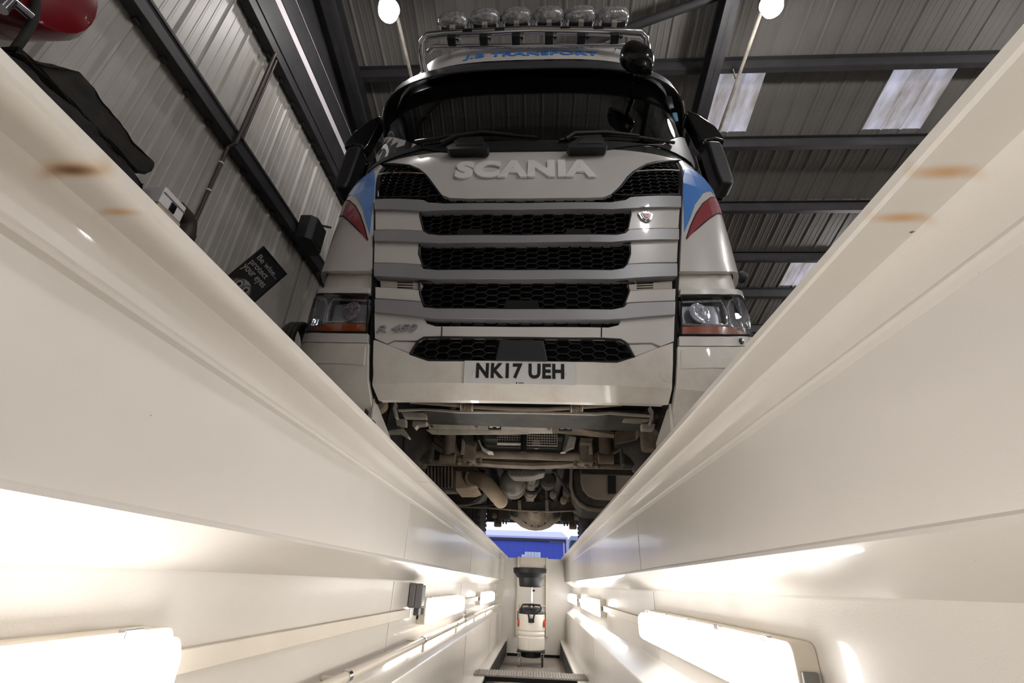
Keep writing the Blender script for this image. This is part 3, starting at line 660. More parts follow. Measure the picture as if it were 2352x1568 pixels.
# front surface: rake profile y(z), rounded corners in plan, width factor by height
_pz = [0, .27, .385, .5, .9, 1.45, 1.75, 1.95, 2.10, 2.16, 3.25, 3.32, 3.80, 3.90, 3.98, 4.3]
_py = [2.24, 2.13, 2.02, 2.0, 1.99, 2.02, 2.05, 2.10, 2.17, 2.19, 2.42, 2.42, 2.47, 2.55, 2.75, 3.4]
_wz = [0, 1.9, 2.15, 3.2, 3.5, 3.75, 3.97]
_ww = [1.0, 1.0, .975, .965, .935, .88, .78]
W_, R_, N_ = 1.265, .50, 3.0
def Y0(z): return float(np.interp(z, _pz, _py))
def WS(z): return float(np.interp(z, _wz, _ww))
def S(x, z):
    t = min(abs(x)/(W_*WS(z)), 1.0); return Y0(z)+R_*(1-(max(1-t**N_, 0))**(1/N_))
# plan curve by arc length
_th = np.linspace(0, math.pi/2, 240); _cx = W_*np.sin(_th)**(2/N_); _cy = R_*(1-np.cos(_th)**(2/N_))
_cx = np.append(_cx, W_); _cy = np.append(_cy, R_+2.0)
_cs = np.concatenate([[0], np.cumsum(np.hypot(np.diff(_cx), np.diff(_cy)))])
def plan(u):
    a = abs(u); x = float(np.interp(a, _cs, _cx)); y = float(np.interp(a, _cs, _cy))
    x2 = float(np.interp(a+.01, _cs, _cx)); y2 = float(np.interp(a+.01, _cs, _cy)); x1 = float(np.interp(max(a-.01, 0), _cs, _cx)); y1 = float(np.interp(max(a-.01, 0), _cs, _cy))
    tx, ty = x2-x1, y2-y1; l = math.hypot(tx, ty); nx, ny = ty/l, -tx/l
    s = 1 if u >= 0 else -1
    return s*x, y, s*nx, ny
def surf(u, z, off=0.0):
    x, d, nx, ny = plan(u); w = WS(z)
    return (TX+x*w+nx*off, Y0(z)+d+ny*off, z)
def x2u(x): return math.copysign(float(np.interp(min(abs(x), W_-1e-4), _cx[:-1], _cs[:-1])), x)
def UZ(px, py, off=0.0):                      # photo pixel -> (u, z) on the front surface
    d = ray(px, py); d = d/d[1]; y = 1.4
    g = lambda y: y-(S((CAM[0]+d[0]*y)-TX, CAM[2]+d[2]*y)-off)
    while y < 3.3 and g(y) < 0: y += .01
    a, b = y-.01, y
    for _ in range(24):
        m = (a+b)/2
        if g(m) < 0: a = m
        else: b = m
    z = CAM[2]+d[2]*b; return (x2u((CAM[0]+d[0]*b-TX)/WS(z)), z)
def QA(X, Y): return (850+.38265*X, .38265*Y)     # zoomed study crops back to photo pixels
def QB(X, Y): return (680+.2551*X, 580+.2551*Y)
def QC(X, Y): return (1180+.2551*X, 580+.2551*Y)
def uzs(fn, pts, off=0.0): return [UZ(*fn(*p), off) for p in pts]
PXL = lambda a, b: (a, b)
def panel(name, poly, off, thick, m, parent=None, res=.07, bevel=.004, flip=False):
    poly = [((-u if flip else u), z) for u, z in poly]
    bm = bmesh.new(); vs = [bm.verts.new((u, 0, z)) for u, z in poly]
    try: bm.faces.new(vs)
    except Exception: bm.free(); return None
    us = [p[0] for p in poly]; zs = [p[1] for p in poly]
    for lo, hi, ax in ((min(us), max(us), 0), (min(zs), max(zs), 2)):
        k = math.ceil(lo/res)*res
        while k < hi:
            if k-lo > .008 and hi-k > .008:
                bmesh.ops.bisect_plane(bm, geom=bm.verts[:]+bm.edges[:]+bm.faces[:], plane_co=(k, 0, 0) if ax == 0 else (0, 0, k), plane_no=(1, 0, 0) if ax == 0 else (0, 0, 1), dist=1e-5)
            k += res
    for zb in (.385, 2.13):
        if min(zs)+.008 < zb < max(zs)-.008:
            bmesh.ops.bisect_plane(bm, geom=bm.verts[:]+bm.edges[:]+bm.faces[:], plane_co=(0, 0, zb), plane_no=(0, 0, 1), dist=1e-5)
    bmesh.ops.remove_doubles(bm, verts=bm.verts[:], dist=1e-5)
    bmesh.ops.triangulate(bm, faces=[f for f in bm.faces if len(f.verts) > 4])
    bm.verts.index_update()
    fv = [surf(v.co.x, v.co.z, off) for v in bm.verts]; bv = [surf(v.co.x, v.co.z, off-thick) for v in bm.verts]
    n = len(fv); F = [tuple(v.index for v in f.verts) for f in bm.faces]; F2 = [tuple(i+n for i in reversed(f)) for f in F]
    E_ = [(e.verts[0].index, e.verts[1].index) for e in bm.edges if len(e.link_faces) == 1]
    F3 = [(a, b, b+n, a+n) for a, b in E_]
    bm.free()
    return TR.add(MB().add(fv+bv, F+F2+F3), name, m, parent, bevel=bevel, angle=33)
def inside(p, poly):
    x, y = p; c = False; n = len(poly)
    for i in range(n):
        x1, y1 = poly[i]; x2, y2 = poly[(i+1) % n]
        if (y1 > y) != (y2 > y) and x < (x2-x1)*(y-y1)/(y2-y1)+x1: c = not c
    return c
def hexmesh(name, poly, off, m, parent=None, w=.074, h=.036, bw=.0040, depth=.022, flip=False):
    poly = [((-u if flip else u), z) for u, z in poly]
    us = [p[0] for p in poly]; zs = [p[1] for p in poly]; mb = MB(); row = 0; z = min(zs)
    while z < max(zs)+h:
        u = min(us)-w+(w*.78 if row % 2 else 0)
        while u < max(us)+w:
            if inside((u, z), poly) or inside((u, z-h*.55), poly) or inside((u, z+h*.55), poly):
                ho = [(-.5*w, 0), (-.28*w, .5*h), (.28*w, .5*h), (.5*w, 0), (.28*w, -.5*h), (-.28*w, -.5*h)]
                ks = (1-bw/w*1.6, 1-bw/h*1.6)
                o_ = [surf(u+a, z+b, off) for a, b in ho]; i_ = [surf(u+a*ks[0], z+b*ks[1], off+.002) for a, b in ho]; d_ = [surf(u+a*ks[0], z+b*ks[1], off-depth) for a, b in ho]
                mb.add(o_+i_+d_, [(k, (k+1) % 6, 6+(k+1) % 6, 6+k) for k in range(6)]+[(6+k, 6+(k+1) % 6, 12+(k+1) % 6, 12+k) for k in range(6)])
            u += w*1.56
        z += h*.5; row += 1
    return TR.add(mb, name, m, parent)
def grille(name, poly, rim=True, flip=False):
    b = panel(name, poly, -.045, .01, VOID, bevel=0, flip=flip)
    hexmesh('honeycomb', poly, -.018, MESHB, b, flip=flip)
    if rim:
        p = [((-u if flip else u), z) for u, z in poly]; n = len(p); mb = MB()
        pts = [surf(u, z, .002) for u, z in p]; pts.append(pts[0]); mb.tube(pts, .006, 6, cap=False); TR.add(mb, 'mesh_rim', BLACKP, b, smooth=True)
    return b
def mir(poly): return [(-u, z) for u, z in poly]
def islands(v, f):                            # split a mesh into its separate pieces
    p = list(range(len(v)))
    def find(a):
        while p[a] != a: p[a] = p[p[a]]; a = p[a]
        return a
    for q in f:
        for k in q[1:]: p[find(k)] = find(q[0])
    d = {}
    for q in f: d.setdefault(find(q[0]), []).append(q)
    out = []
    for fs in d.values():
        ids = sorted({k for q in fs for k in q}); m = {k: i for i, k in enumerate(ids)}
        out.append(([v[k] for k in ids], [tuple(m[k] for k in q) for q in fs]))
    return sorted(out, key=lambda t: min(q[0] for q in t[0]))
def weld(v, f):
    m = {}; r = []; idx = []
    for q in v:
        k = tuple(round(c, 5) for c in q)
        if k not in m: m[k] = len(r); r.append(q)
        idx.append(m[k])
    return r, [tuple(dict.fromkeys(idx[i] for i in q)) for q in f if len(set(idx[i] for i in q)) > 2]
def letters(txt, u0, u1, z0, z1, off, th, m, name, parent=None, bold=.02, spacing=1.0, slant=0.0):
    v, f = weld(*textmesh(txt, bold, spacing))
    for vv, ff in islands(v, f):
        TR.add(MB().add([surf(u0+(u1-u0)*q[0]+slant*q[1], z0+(z1-z0)*q[1], off+th*q[2]) for q in vv], ff), name, m, parent)

# ---- cab shell behind the skins
cab = MB()
def shell(z0, z1, off, back, dz=.08, umax=None):
    v = []; f = []; us = np.linspace(-_cs[-2], _cs[-2], 49); k = max(2, int((z1-z0)/dz)+1); zz = np.linspace(z0, z1, k)
    for z in zz:
        for u in us: v.append(surf(u, z, off))
        v.append((TX+W_*WS(z)+off, back, z)); v.append((TX-W_*WS(z)-off, back, z))
    n = len(us)+2
    ring = list(range(len(us)))+[len(us), len(us)+1]
    for i in range(k-1):
        for a in range(n):
            b = (a+1) % n; f.append((i*n+ring[a], i*n+ring[b], (i+1)*n+ring[b], (i+1)*n+ring[a]))
    return v, f, n, k
v, f, n, k = shell(.98, 2.14, -.055, 4.15); f += [tuple(range(n-1, -1, -1))]
TR.add(MB().add(v, f), 'cab_lower_shell', VOID, smooth=True, angle=50)
v, f, n, k = shell(3.30, 3.97, 0.0, 4.15, .03); f += [tuple(range((k-1)*n, k*n))]
roof = TR.add(MB().add(v, f), 'roof_cap', WHITE, smooth=True, angle=55)
# side and rear panels of the upper cab (behind the door line) and pillars
for s in (-1, 1):
    x0 = TX+s*1.20
    TR.add(MB().prism([(x0, 2.95, 2.1), (x0, 4.15, 2.1), (x0, 4.15, 3.25), (x0, 2.95, 3.25)], (s*.03, 0, 0)), 'door_panel', WHITE, bevel=.004)
    TR.add(MB().prism([(TX+s*1.26, 2.50, .98), (TX+s*1.26, 4.15, .98), (TX+s*1.24, 4.15, 2.12), (TX+s*1.24, 2.50, 2.12)], (s*.01, 0, 0)), 'door_panel', WHITE)
    TR.add(MB().prism([(TX+s*1.215, 2.62, 2.16), (TX+s*1.215, 2.95, 2.16), (TX+s*1.205, 2.95, 3.2), (TX+s*1.205, 2.82, 3.2)], (s*.008, 0, 0)), 'side_window', glassmat('side_glass', (.3, .34, .33), .5))
TR.add(MB().box((TX-1.2, 4.12, .98), (TX+1.2, 4.16, 3.25)), 'rear_wall', VOID)
TR.add(MB().box((TX-1.16, 2.75, 2.02), (TX+1.16, 4.12, 2.08)), 'cab_floor', VOID)

# ---- windscreen with surround
uw = x2u(1.262)
gl = [(-uw*1.06, 2.14), (uw*1.06, 2.14), (uw*1.05, 2.6), (uw*1.03, 3.24), (-uw*1.03, 3.24), (-uw*1.05, 2.6)]
def skin(name, u0, u1, z0, z1, off, m, nu=40, nzz=12, parent=None, u0t=None, u1t=None):
    v = []; f = []
    for j in range(nzz+1):
        t = j/nzz; z = z0+(z1-z0)*t
        a = u0+(( u0t if u0t is not None else u0)-u0)*t; b = u1+((u1t if u1t is not None else u1)-u1)*t
        for i in range(nu+1): v.append(surf(a+(b-a)*i/nu, z, off))
    for j in range(nzz):
        for i in range(nu): f.append((j*(nu+1)+i, j*(nu+1)+i+1, (j+1)*(nu+1)+i+1, (j+1)*(nu+1)+i))
    return TR.add(MB().add(v, f), name, m, parent, smooth=True, angle=60)
UM = 1.40                                     # arc length to the corner pillar
ws = skin('windscreen', -UM, UM, 2.12, 3.26, .004, glassmat('windscreen_glass', (.55, .60, .58), .5, ior=2.1))
for s in (-1, 1):
    skin('pillar', s*UM, s*(UM+.14), 2.12, 3.26, .006, BLACKG, 6, 10)
    skin('pillar_trim', s*(UM+.14), s*(UM+.30), 2.12, 3.26, .004, BLACKG, 6, 10)
skin('windscreen_header', -UM-.10, UM+.10, 3.20, 3.50, .008, BLACKG, 40, 6)
# dark cab interior
IN = mat('cab_interior', L((40, 39, 38)), .7, var=.15)
TR.add(MB().box((TX-1.1, 2.62, 2.06), (TX+1.1, 2.95, 2.24)), 'dashboard', IN, bevel=.03)
TR.add(MB().box((TX-1.15, 3.9, 2.06), (TX+1.15, 4.1, 3.25)), 'bunk_wall', IN)
TR.add(MB().box((TX-1.1, 2.75, 3.05), (TX+1.1, 3.3, 3.24)), 'overhead_shelf', IN, bevel=.02)
q = PY(1445, 238, 2.9)
sw = TR.add(MB().prism([(q[0]+.17*math.cos(a)*1.0, 2.9, q[2]+.11*math.sin(a)) for a in np.linspace(0, 2*math.pi, 21)[:-1]], (0, .05, 0)), 'dash_camera', BLACKG, bevel=.01)
q = PY(1548, 268, 2.62)
TR.add(MB().box((q[0]-.05, 2.62, q[2]-.05), (q[0]+.03, 2.625, q[2]+.05)), 'blue_sticker', mat('sticker_blue', L((96, 150, 180)), .5))
for sx, q in ((1, (1540, 235)),):
    q = PY(*q, 2.62); TR.add(MB().box((q[0]-.03, 2.62, q[2]-.07), (q[0]+.02, 2.625, q[2]+.08)), 'white_sticker', mat('sticker_white', L((150, 160, 165)), .5))
for s in (-1, 1):
    x0 = TX+s*.62
    st = TR.add(MB().box((x0-.26, 3.25, 2.08), (x0+.26, 3.75, 2.35)), 'driver_seat' if s > 0 else 'passenger_seat', IN, bevel=.05)
    TR.add(MB().box((x0-.24, 3.65, 2.3), (x0+.24, 3.82, 2.95)), 'seat_back', IN, st, bevel=.05)

# ---- sun visor, roof marker lamps, lettering
vis = [QA(185, 398), QA(320, 383), QA(900, 368), QA(1500, 356), QA(1720, 366), QA(1850, 402), QA(1875, 470), QA(1840, 445), QA(1700, 427), QA(1530, 402), QA(900, 415), QA(330, 442), QA(190, 466)]
uv = uzs(PXL, vis, .10)
zt_, zb_ = 3.395, 3.285
# the visor: a bowed strip standing off the header
mb = MB(); NU = 44; UL = 1.52; v = []
for i in range(NU+1):
    u = -UL+2*UL*i/NU; e = abs(u)/UL; drop = .25*max(0, (e-.78)/.22)**1.8
    zc = 3.285-drop; hh = .105-.060*max(0, (e-.8)/.2)
    so = .085-.03*max(0, (e-.8)/.2)
    for dz_, oo in ((hh, so-.05), (hh*.2, so+.012), (-hh, so+.02), (-hh, so+.008), (hh*.2, so-.002), (hh*.9, so-.062)): v.append(surf(u, zc+dz_, oo))
f = []
for i in range(NU):
    for k_ in range(6): f.append((i*6+k_, i*6+(k_+1) % 6, (i+1)*6+(k_+1) % 6, (i+1)*6+k_))
f += [(0, 1, 2, 3, 4, 5), tuple(NU*6+k_ for k_ in (5, 4, 3, 2, 1, 0))]
visor = TR.add(mb.add(v, f), 'sun_visor', mat('visor_black', L((58, 58, 62)), .4, var=.06), smooth=True, angle=40)
for s in (-1, 1):
    pts = []
    for i in range(9):
        e = .84+.16*i/8; drop = .25*max(0, (e-.78)/.22)**1.8; u = s*UL*e
        pts.append(surf(u, 3.285-drop-.105+.06*max(0, (e-.8)/.2), .105-.03*max(0, (e-.8)/.2)))
    TR.add(MB().tube(pts, .009, 8), 'chrome_edge', CHROME, visor, smooth=True)
for X in (.55, -.55):
    TR.add(MB().tube([surf(X, 3.33, .005), surf(X, 3.35, .05)], .012, 8), 'stay', BLACKP, visor, smooth=True)
for i, pts in enumerate(([(288, 356), (300, 320), (440, 314), (486, 350)], [(1460, 325), (1530, 292), (1660, 285), (1692, 328)])):
    pl = uzs(QA, pts, .004); cu = sum(p[0] for p in pl)/4; cz = sum(p[1] for p in pl)/4
    fr = panel('marker_lamp', pl, .012, .02, BLACKG, bevel=.003)
    panel('lamp_lens', [(cu+(a-cu)*.8, cz+(b-cz)*.72) for a, b in pl], .016, .006, mat('clear_lens', L((150, 150, 152)), .12, metal=.4, var=.1), fr, bevel=.002)
p0 = UZ(*QA(572, 330)); p1 = UZ(*QA(1365, 325)); zc = UZ(*QA(900, 343))[1]; zh = .088
letters('J.B TRANSPORT', p0[0], p1[0], zc, zc+zh, .002, .004, TXTBLUE, 'roof_letter', bold=.028, spacing=1.05)

# ---- light bar with six spot lamps
YB = 2.36
def B(px, py, y=YB): return PY(px, py, y)
bl = PY(968, 86, YB); br = PY(1487, 78, YB)
LB = TR.add(MB().tube([(bl[0]+.02, YB+.30, bl[2]-.22), (bl[0]-.01, YB+.12, bl[2]-.10), (bl[0]+.005, YB+.03, bl[2]-.01), (bl[0]+.05, YB, bl[2]+.015), (bl[0]+.2, YB-.01, bl[2]+.02), (TX, YB-.03, (bl[2]+br[2])/2+.03), (br[0]-.2, YB-.01, br[2]+.02), (br[0]-.05, YB, br[2]+.015), (br[0]-.005, YB+.03, br[2]-.01), (br[0]+.01, YB+.12, br[2]-.10), (br[0]-.02, YB+.30, br[2]-.22)], .033, 16), 'light_bar', CHROME, smooth=True)
a = PY(980, 108, YB+.06); b = PY(1478, 103, YB+.06)
TR.add(MB().tube([(a[0], YB+.12, a[2]+.03), (a[0]+.06, YB+.06, a[2]), (b[0]-.06, YB+.06, b[2]), (b[0], YB+.12, b[2]+.03)], .020, 12), 'lower_tube', CHROME, LB, smooth=True)
for s, q in ((-1, bl), (1, br)):
    TR.add(MB().prism([(q[0], YB+.02, q[2]-.14), (q[0], YB+.12, q[2]-.16), (q[0], YB+.14, q[2]-.02), (q[0], YB+.03, q[2]+.03)], (s*.012, 0, 0)), 'end_plate', CHROME, LB, bevel=.003)
LENS = mat('spot_lens', L((176, 178, 180)), .12, metal=.5, var=.45, scale=38, bump=1.0, bscale=70)
cx6 = [(1042, 60), (1115, 53), (1187, 50), (1261, 48), (1333, 47), (1408, 48)]
for i, q in enumerate(cx6):
    p = PY(q[0], q[1], YB); x, z = p[0], p[2]+.01; hw = .138
    def oval(kx, kz, y): return [(x+hw*kx*math.copysign(abs(math.cos(a))**.62, math.cos(a)), y, z+.085*kz*(math.copysign(abs(math.sin(a))**.8, math.sin(a))*(1 if math.sin(a) > 0 else .9))) for a in np.linspace(0, 2*math.pi, 33)[:-1]]
    mb = MB(); rings = [oval(.55, .5, YB+.10), oval(.9, .9, YB+.05), oval(1, 1, YB-.01), oval(1, 1, YB-.035)]
    n = 32; f = [(j*n+k_, j*n+(k_+1) % n, (j+1)*n+(k_+1) % n, (j+1)*n+k_) for j in range(3) for k_ in range(n)]+[tuple(range(n-1, -1, -1)), tuple(range(3*n, 4*n))]
    sp = TR.add(mb.add([v_ for r_ in rings for v_ in r_], f), 'spot_lamp', CHROME, smooth=True, angle=50)
    mb = MB(); rings = [oval(.95, .93, YB-.034), oval(.90, .88, YB-.062), oval(.72, .70, YB-.088), oval(.4, .38, YB-.100)]
    f = [(j*n+k_, j*n+(k_+1) % n, (j+1)*n+(k_+1) % n, (j+1)*n+k_) for j in range(3) for k_ in range(n)]+[tuple(range(3*n, 4*n))]
    TR.add(mb.add([v_ for r_ in rings for v_ in r_], f), 'lens', LENS, sp, smooth=True, angle=40)
    TR.add(MB().box((x-.022, YB-.045, z-.115), (x+.022, YB+.02, z-.05)), 'bracket', GALV, sp, bevel=.003)
    TR.add(MB().box((x-.10, YB-.02, z-.082), (x+.10, YB+.04, z-.060)), 'black_base', BLACKP, sp, bevel=.004)
    bz = float(np.interp(x, [bl[0], TX, br[0]], [bl[2]+.02, (bl[2]+br[2])/2+.03, br[2]+.02]))
    cl = TR.add(MB().box((x-.035, YB-.03, bz-.085), (x+.035, YB+.04, bz-.035)), 'clamp_block', BLACKP, LB, bevel=.006)
    TR.add(MB().tube([(x+.035, YB, bz-.06), (x+.06, YB-.01, bz-.075), (x+.05, YB+.02, bz-.05)], .006, 8), 'cable', VOID, LB, smooth=True)
    if i < 5:
        xm = (x+PY(cx6[i+1][0], cx6[i+1][1], YB)[0])/2
        TR.add(MB().tube([(xm-.04, YB-.045, bz-.012), (xm+.04, YB-.045, bz-.012)], .014, 12), 'marker_led', BLACKG, LB, smooth=True)

# ---- cowl, wipers, grab cups
cowl = [QA(5, 918), QA(60, 880), QA(250, 862), QA(300, 820), QA(430, 800), QA(620, 810), QA(1150, 805), QA(1400, 800), QA(1640, 830), QA(1850, 845), QA(1930, 880), QA(1945, 915), QA(1900, 882), QA(1750, 868), QA(1530, 880), QA(1410, 900), QA(1150, 908), QA(700, 914), QA(490, 916), QA(400, 908), QA(330, 893), QA(40, 908)]
hatch_top = [QA(40, 908), QA(330, 892), QA(400, 906), QA(490, 914), QA(700, 911), QA(1150, 906), QA(1410, 899), QA(1530, 879), QA(1750, 868), QA(1900, 881)]
zc_ = [UZ(*p) for p in hatch_top]
zmid = zc_[4][1]
# cowl: dark strip from the hatch edge up over the foot of the screen
cw = [(u, z-.02) for u, z in zc_]
cw = [(-1.20, zmid+.035)]+cw[1:]+[(1.20, zmid+.035), (1.18, zmid+.10), (.9, zmid+.14), (.5, zmid+.13), (-.5, zmid+.13), (-.9, zmid+.14), (-1.18, zmid+.10)]
panel('cowl', cw, .014, .03, BLACKP, bevel=.004)
def wiper(pts, blade):
    w = TR.add(MB().tube([surf(u, z, o_) for u, z, o_ in pts], [.020, .016, .012, .009], 8), 'wiper_arm', BLACKP, smooth=True)
    TR.add(MB().tube([surf(u, z, .03) for u, z in blade], .011, 8), 'wiper_blade', BLACKG, w, smooth=True)
def U(px, py): return UZ(px, py, .03)
wiper([(*U(1015, 330), .03), (*U(1050, 318), .05), (*U(1110, 309), .05), (*U(1175, 312), .04)], [U(955, 325), U(1040, 312), U(1130, 308), U(1235, 316)])
wiper([(*U(1300, 320), .03), (*U(1320, 312), .05), (*U(1390, 309), .05), (*U(1465, 314), .04)], [U(1285, 322), U(1360, 309), U(1450, 312), U(1545, 327)])
# black grab cups between cowl and hatch
for k_, (x0, x1, yo) in enumerate(((465, 715, 0), (1180, 1420, -9))):
    outer = [QA(x0, 900+yo), QA(x0+75, 842+yo), QA(x1-40, 835+yo), QA(x1, 900+yo), QA(x1-10, 912+yo), QA(x0+15, 915+yo)]
    h = panel('grab_handle', [UZ(*p, .05) for p in outer], .075, .06, BLACKP, bevel=.008)
    inner = [QA(x0+55, 892+yo), QA(x0+95, 858+yo), QA(x1-60, 853+yo), QA(x1-32, 890+yo)]
    panel('handle_hollow', [UZ(*p, .05) for p in inner], .078, .02, VOID, h, bevel=.002)

# ---- front hatch and grille field
hatch = hatch_top+[QA(1940, 918), QA(1890, 938), QA(1868, 958), QA(1790, 962), QA(1650, 986), QA(1580, 1027), QA(1540, 1064), QA(1500, 1118), QA(1445, 1168), QA(1400, 1186), QA(1300, 1190), QA(950, 1193), QA(600, 1195), QA(480, 1190), QA(432, 1172), QA(400, 1130), QA(340, 1050), QA(300, 1015), QA(240, 990), QA(150, 980), QA(45, 978), QA(38, 955), QA(5, 935)]
panel('front_hatch', [UZ(*p) for p in hatch], .004, .03, WHITE, bevel=.008)
gr = uzs(QA, [(1862, 962), (1790, 966), (1655, 990), (1585, 1032), (1545, 1070), (1505, 1122), (1455, 1168), (1540, 1174), (1852, 1168)])
gl_ = uzs(QA, [(48, 982), (150, 984), (240, 994), (298, 1019), (337, 1055), (397, 1135), (420, 1172), (330, 1182), (50, 1184)])
for pl, div in ((gr, ((1585, 1030), (1856, 1024))), (gl_, ((55, 1044), (322, 1042)))):
    b = grille('upper_mesh', pl)
    a_, c_ = UZ(*QA(*div[0])), UZ(*QA(*div[1]))
    TR.add(MB().tube([surf(a_[0]+(c_[0]-a_[0])*i/6, a_[1]+(c_[1]-a_[1])*i/6, .0) for i in range(7)], .006, 8), 'divider_bar', CHROME, b, smooth=True)
grille('slim_mesh', uzs(QA, [(330, 1192), (345, 1176), (430, 1182), (480, 1197), (1300, 1196), (1440, 1182), (1530, 1168), (1548, 1188), (1520, 1205), (1440, 1213), (450, 1219), (350, 1216)]), rim=False)
grille('grille_mesh', uzs(QA, [(306, 1264), (1564, 1254), (1564, 1290), (1547, 1372), (1522, 1402), (1480, 1410), (400, 1412), (348, 1403), (322, 1382), (301, 1300)]))
grille('grille_mesh', [UZ(*p) for p in ((964, 560), (1449, 558), (1447, 585), (1438, 611), (1420, 621), (995, 621), (973, 611), (963, 585))])
g3 = [UZ(*p) for p in ((963, 645), (1442, 645), (1444, 672), (1431, 706), (1410, 713), (1000, 709), (974, 701), (965, 675))]
grille('grille_mesh', g3)
grille('slim_mesh', uzs(QB, [(1158, 588), (1270, 598)])+uzs(QC, [(860, 608), (967, 600), (936, 652), (850, 672)])+uzs(QB, [(1260, 664), (1178, 637)]), rim=False)
g4 = uzs(QB, [(1028, 914), (1098, 800), (1150, 768), (1320, 764)])+uzs(QC, [(0, 770), (790, 777), (960, 786), (1000, 808), (1085, 940), (930, 984), (0, 988)])+uzs(QB, [(1190, 970)])
grille('grille_mesh', g4)
panel('radar_cover', uzs(PXL, ((1147, 779), (1249, 780), (1259, 830), (1136, 828)), .02), .02, .05, mat('radar_black', L((38, 39, 42)), .5, var=.08, bump=.2), bevel=.008)
for x0, x1, ya, yb in ((1045, 1112, 522, 540), (1296, 1362, 522, 540), (1155, 1240, 686, 706)):
    panel('dark_tab', [UZ(x0+6, ya), UZ(x1-6, ya), UZ(x1, yb), UZ(x0, yb)], -.012, .02, VOID, bevel=.003)
# silver bars: flat ends, bowed middle
def bar(pts): panel('silver_bar', pts, .022, .05, SILVER, bevel=.012)
bar(uzs(QA, [(32, 1196), (322, 1201), (350, 1216), (460, 1223), (900, 1220), (1440, 1216), (1530, 1202), (1562, 1184), (1861, 1176), (1861, 1243), (1560, 1250), (1450, 1256), (900, 1260), (440, 1263), (330, 1268), (32, 1256)], .02))
bar(uzs(QA, [(30, 1383), (322, 1389), (350, 1406), (420, 1414), (900, 1413), (1480, 1411), (1530, 1401), (1557, 1379), (1849, 1374), (1849, 1437), (1540, 1444), (1450, 1453), (900, 1457), (430, 1461), (330, 1456), (30, 1446)], .02))
bar(uzs(QB, [(706, 96), (1116, 109), (1150, 146), (1270, 158)], .02)+uzs(QC, [(0, 158), (880, 158), (987, 141), (1020, 106), (1466, 96), (1466, 212), (1000, 235), (870, 241), (0, 241)], .02)+uzs(QB, [(1270, 241), (1140, 233), (706, 211)], .02))
bar(uzs(QB, [(712, 416), (1128, 446), (1150, 491), (1270, 503)], .02)+uzs(QC, [(0, 508), (880, 511), (987, 491), (1020, 456), (1451, 438), (1447, 560), (1000, 597), (860, 605), (0, 603)], .02)+uzs(QB, [(1270, 596), (1150, 581), (712, 536)], .02))
# white blocks either side of the meshes
for nm, pts in (('row_panel', uzs(QA, [(32, 1258), (306, 1268), (302, 1295), (324, 1388), (32, 1382)])), ('row_panel', uzs(QA, [(1564, 1252), (1858, 1246), (1850, 1373), (1556, 1379), (1543, 1378), (1563, 1290)])),
                ('row_panel', uzs(QA, [(28, 1448), (300, 1458), (296, 1520), (312, 1590), (24, 1578)])), ('row_panel', uzs(QA, [(1560, 1446), (1848, 1440), (1842, 1575), (1545, 1588), (1562, 1520)])),
                ('row_panel', uzs(QB, [(715, 312), (1110, 340), (1130, 442), (715, 414)])), ('row_panel', uzs(QC, [(1030, 350), (1456, 328), (1451, 436), (1006, 455)]))):
    panel(nm, pts, .004, .03, WHITE, bevel=.005)
for q, pts, sl in ((QB, [(752, 250), (905, 262), (1125, 270), (1138, 290), (1115, 332), (760, 310)], (912, 1052, 268, 290, 313)), (QC, [(1022, 285), (1250, 268), (1430, 255), (1430, 325), (1050, 345)], (1108, 1256, 280, 300, 322))):
    b = panel('latch_plate', uzs(q, pts, -.004), -.004, .02, mat('latch_cream', L((178, 170, 158)), .5), bevel=.003)
    for zz in sl[2:]:
        panel('slot', uzs(q, [(sl[0], zz-4), (sl[1], zz+(2 if q is QB else -8)), (sl[1], zz+7+(2 if q is QB else -8)), (sl[0], zz+5)], -.004), -.002, .004, VOID, b, bevel=0)
    c_ = UZ(*(q(1085, 250) if q is QB else q(1075, 265)))
    TR.add(MB().tube([surf(c_[0]+.018*math.cos(a), c_[1]+.018*math.sin(a), -.01) for a in np.linspace(0, math.pi, 9)], .004, 6), 'lifting_eye', GALV, b, smooth=True)
low = uzs(QB, [(708, 541), (1148, 586), (1180, 641), (1260, 667)])+uzs(QC, [(0, 672), (850, 677), (942, 656), (967, 606), (1447, 564), (1440, 800), (1322, 845), (1240, 811), (1030, 817), (1003, 800), (962, 781), (790, 773), (0, 766)])+uzs(QB, [(1320, 760), (1150, 763), (1093, 793), (880, 788), (815, 820), (712, 774)])
panel('lower_panel', low, .004, .03, WHITE, bevel=.006)
for q, xx in ((QB, 1315), (QC, 790)):
    a_, c_ = UZ(*q(xx, 672)), UZ(*q(xx-3, 764)); TR.add(MB().tube([surf(*a_, .004), surf(*c_, .004)], .003, 6), 'panel_seam', VOID)
panel('insert_panel', uzs(QB, [(818, 826), (880, 794), (1088, 800), (1028, 905)]), -.004, .02, WHITE, bevel=.004)
panel('insert_panel', uzs(QC, [(1034, 822), (1240, 817), (1312, 851), (1090, 934)]), -.004, .02, WHITE, bevel=.004)
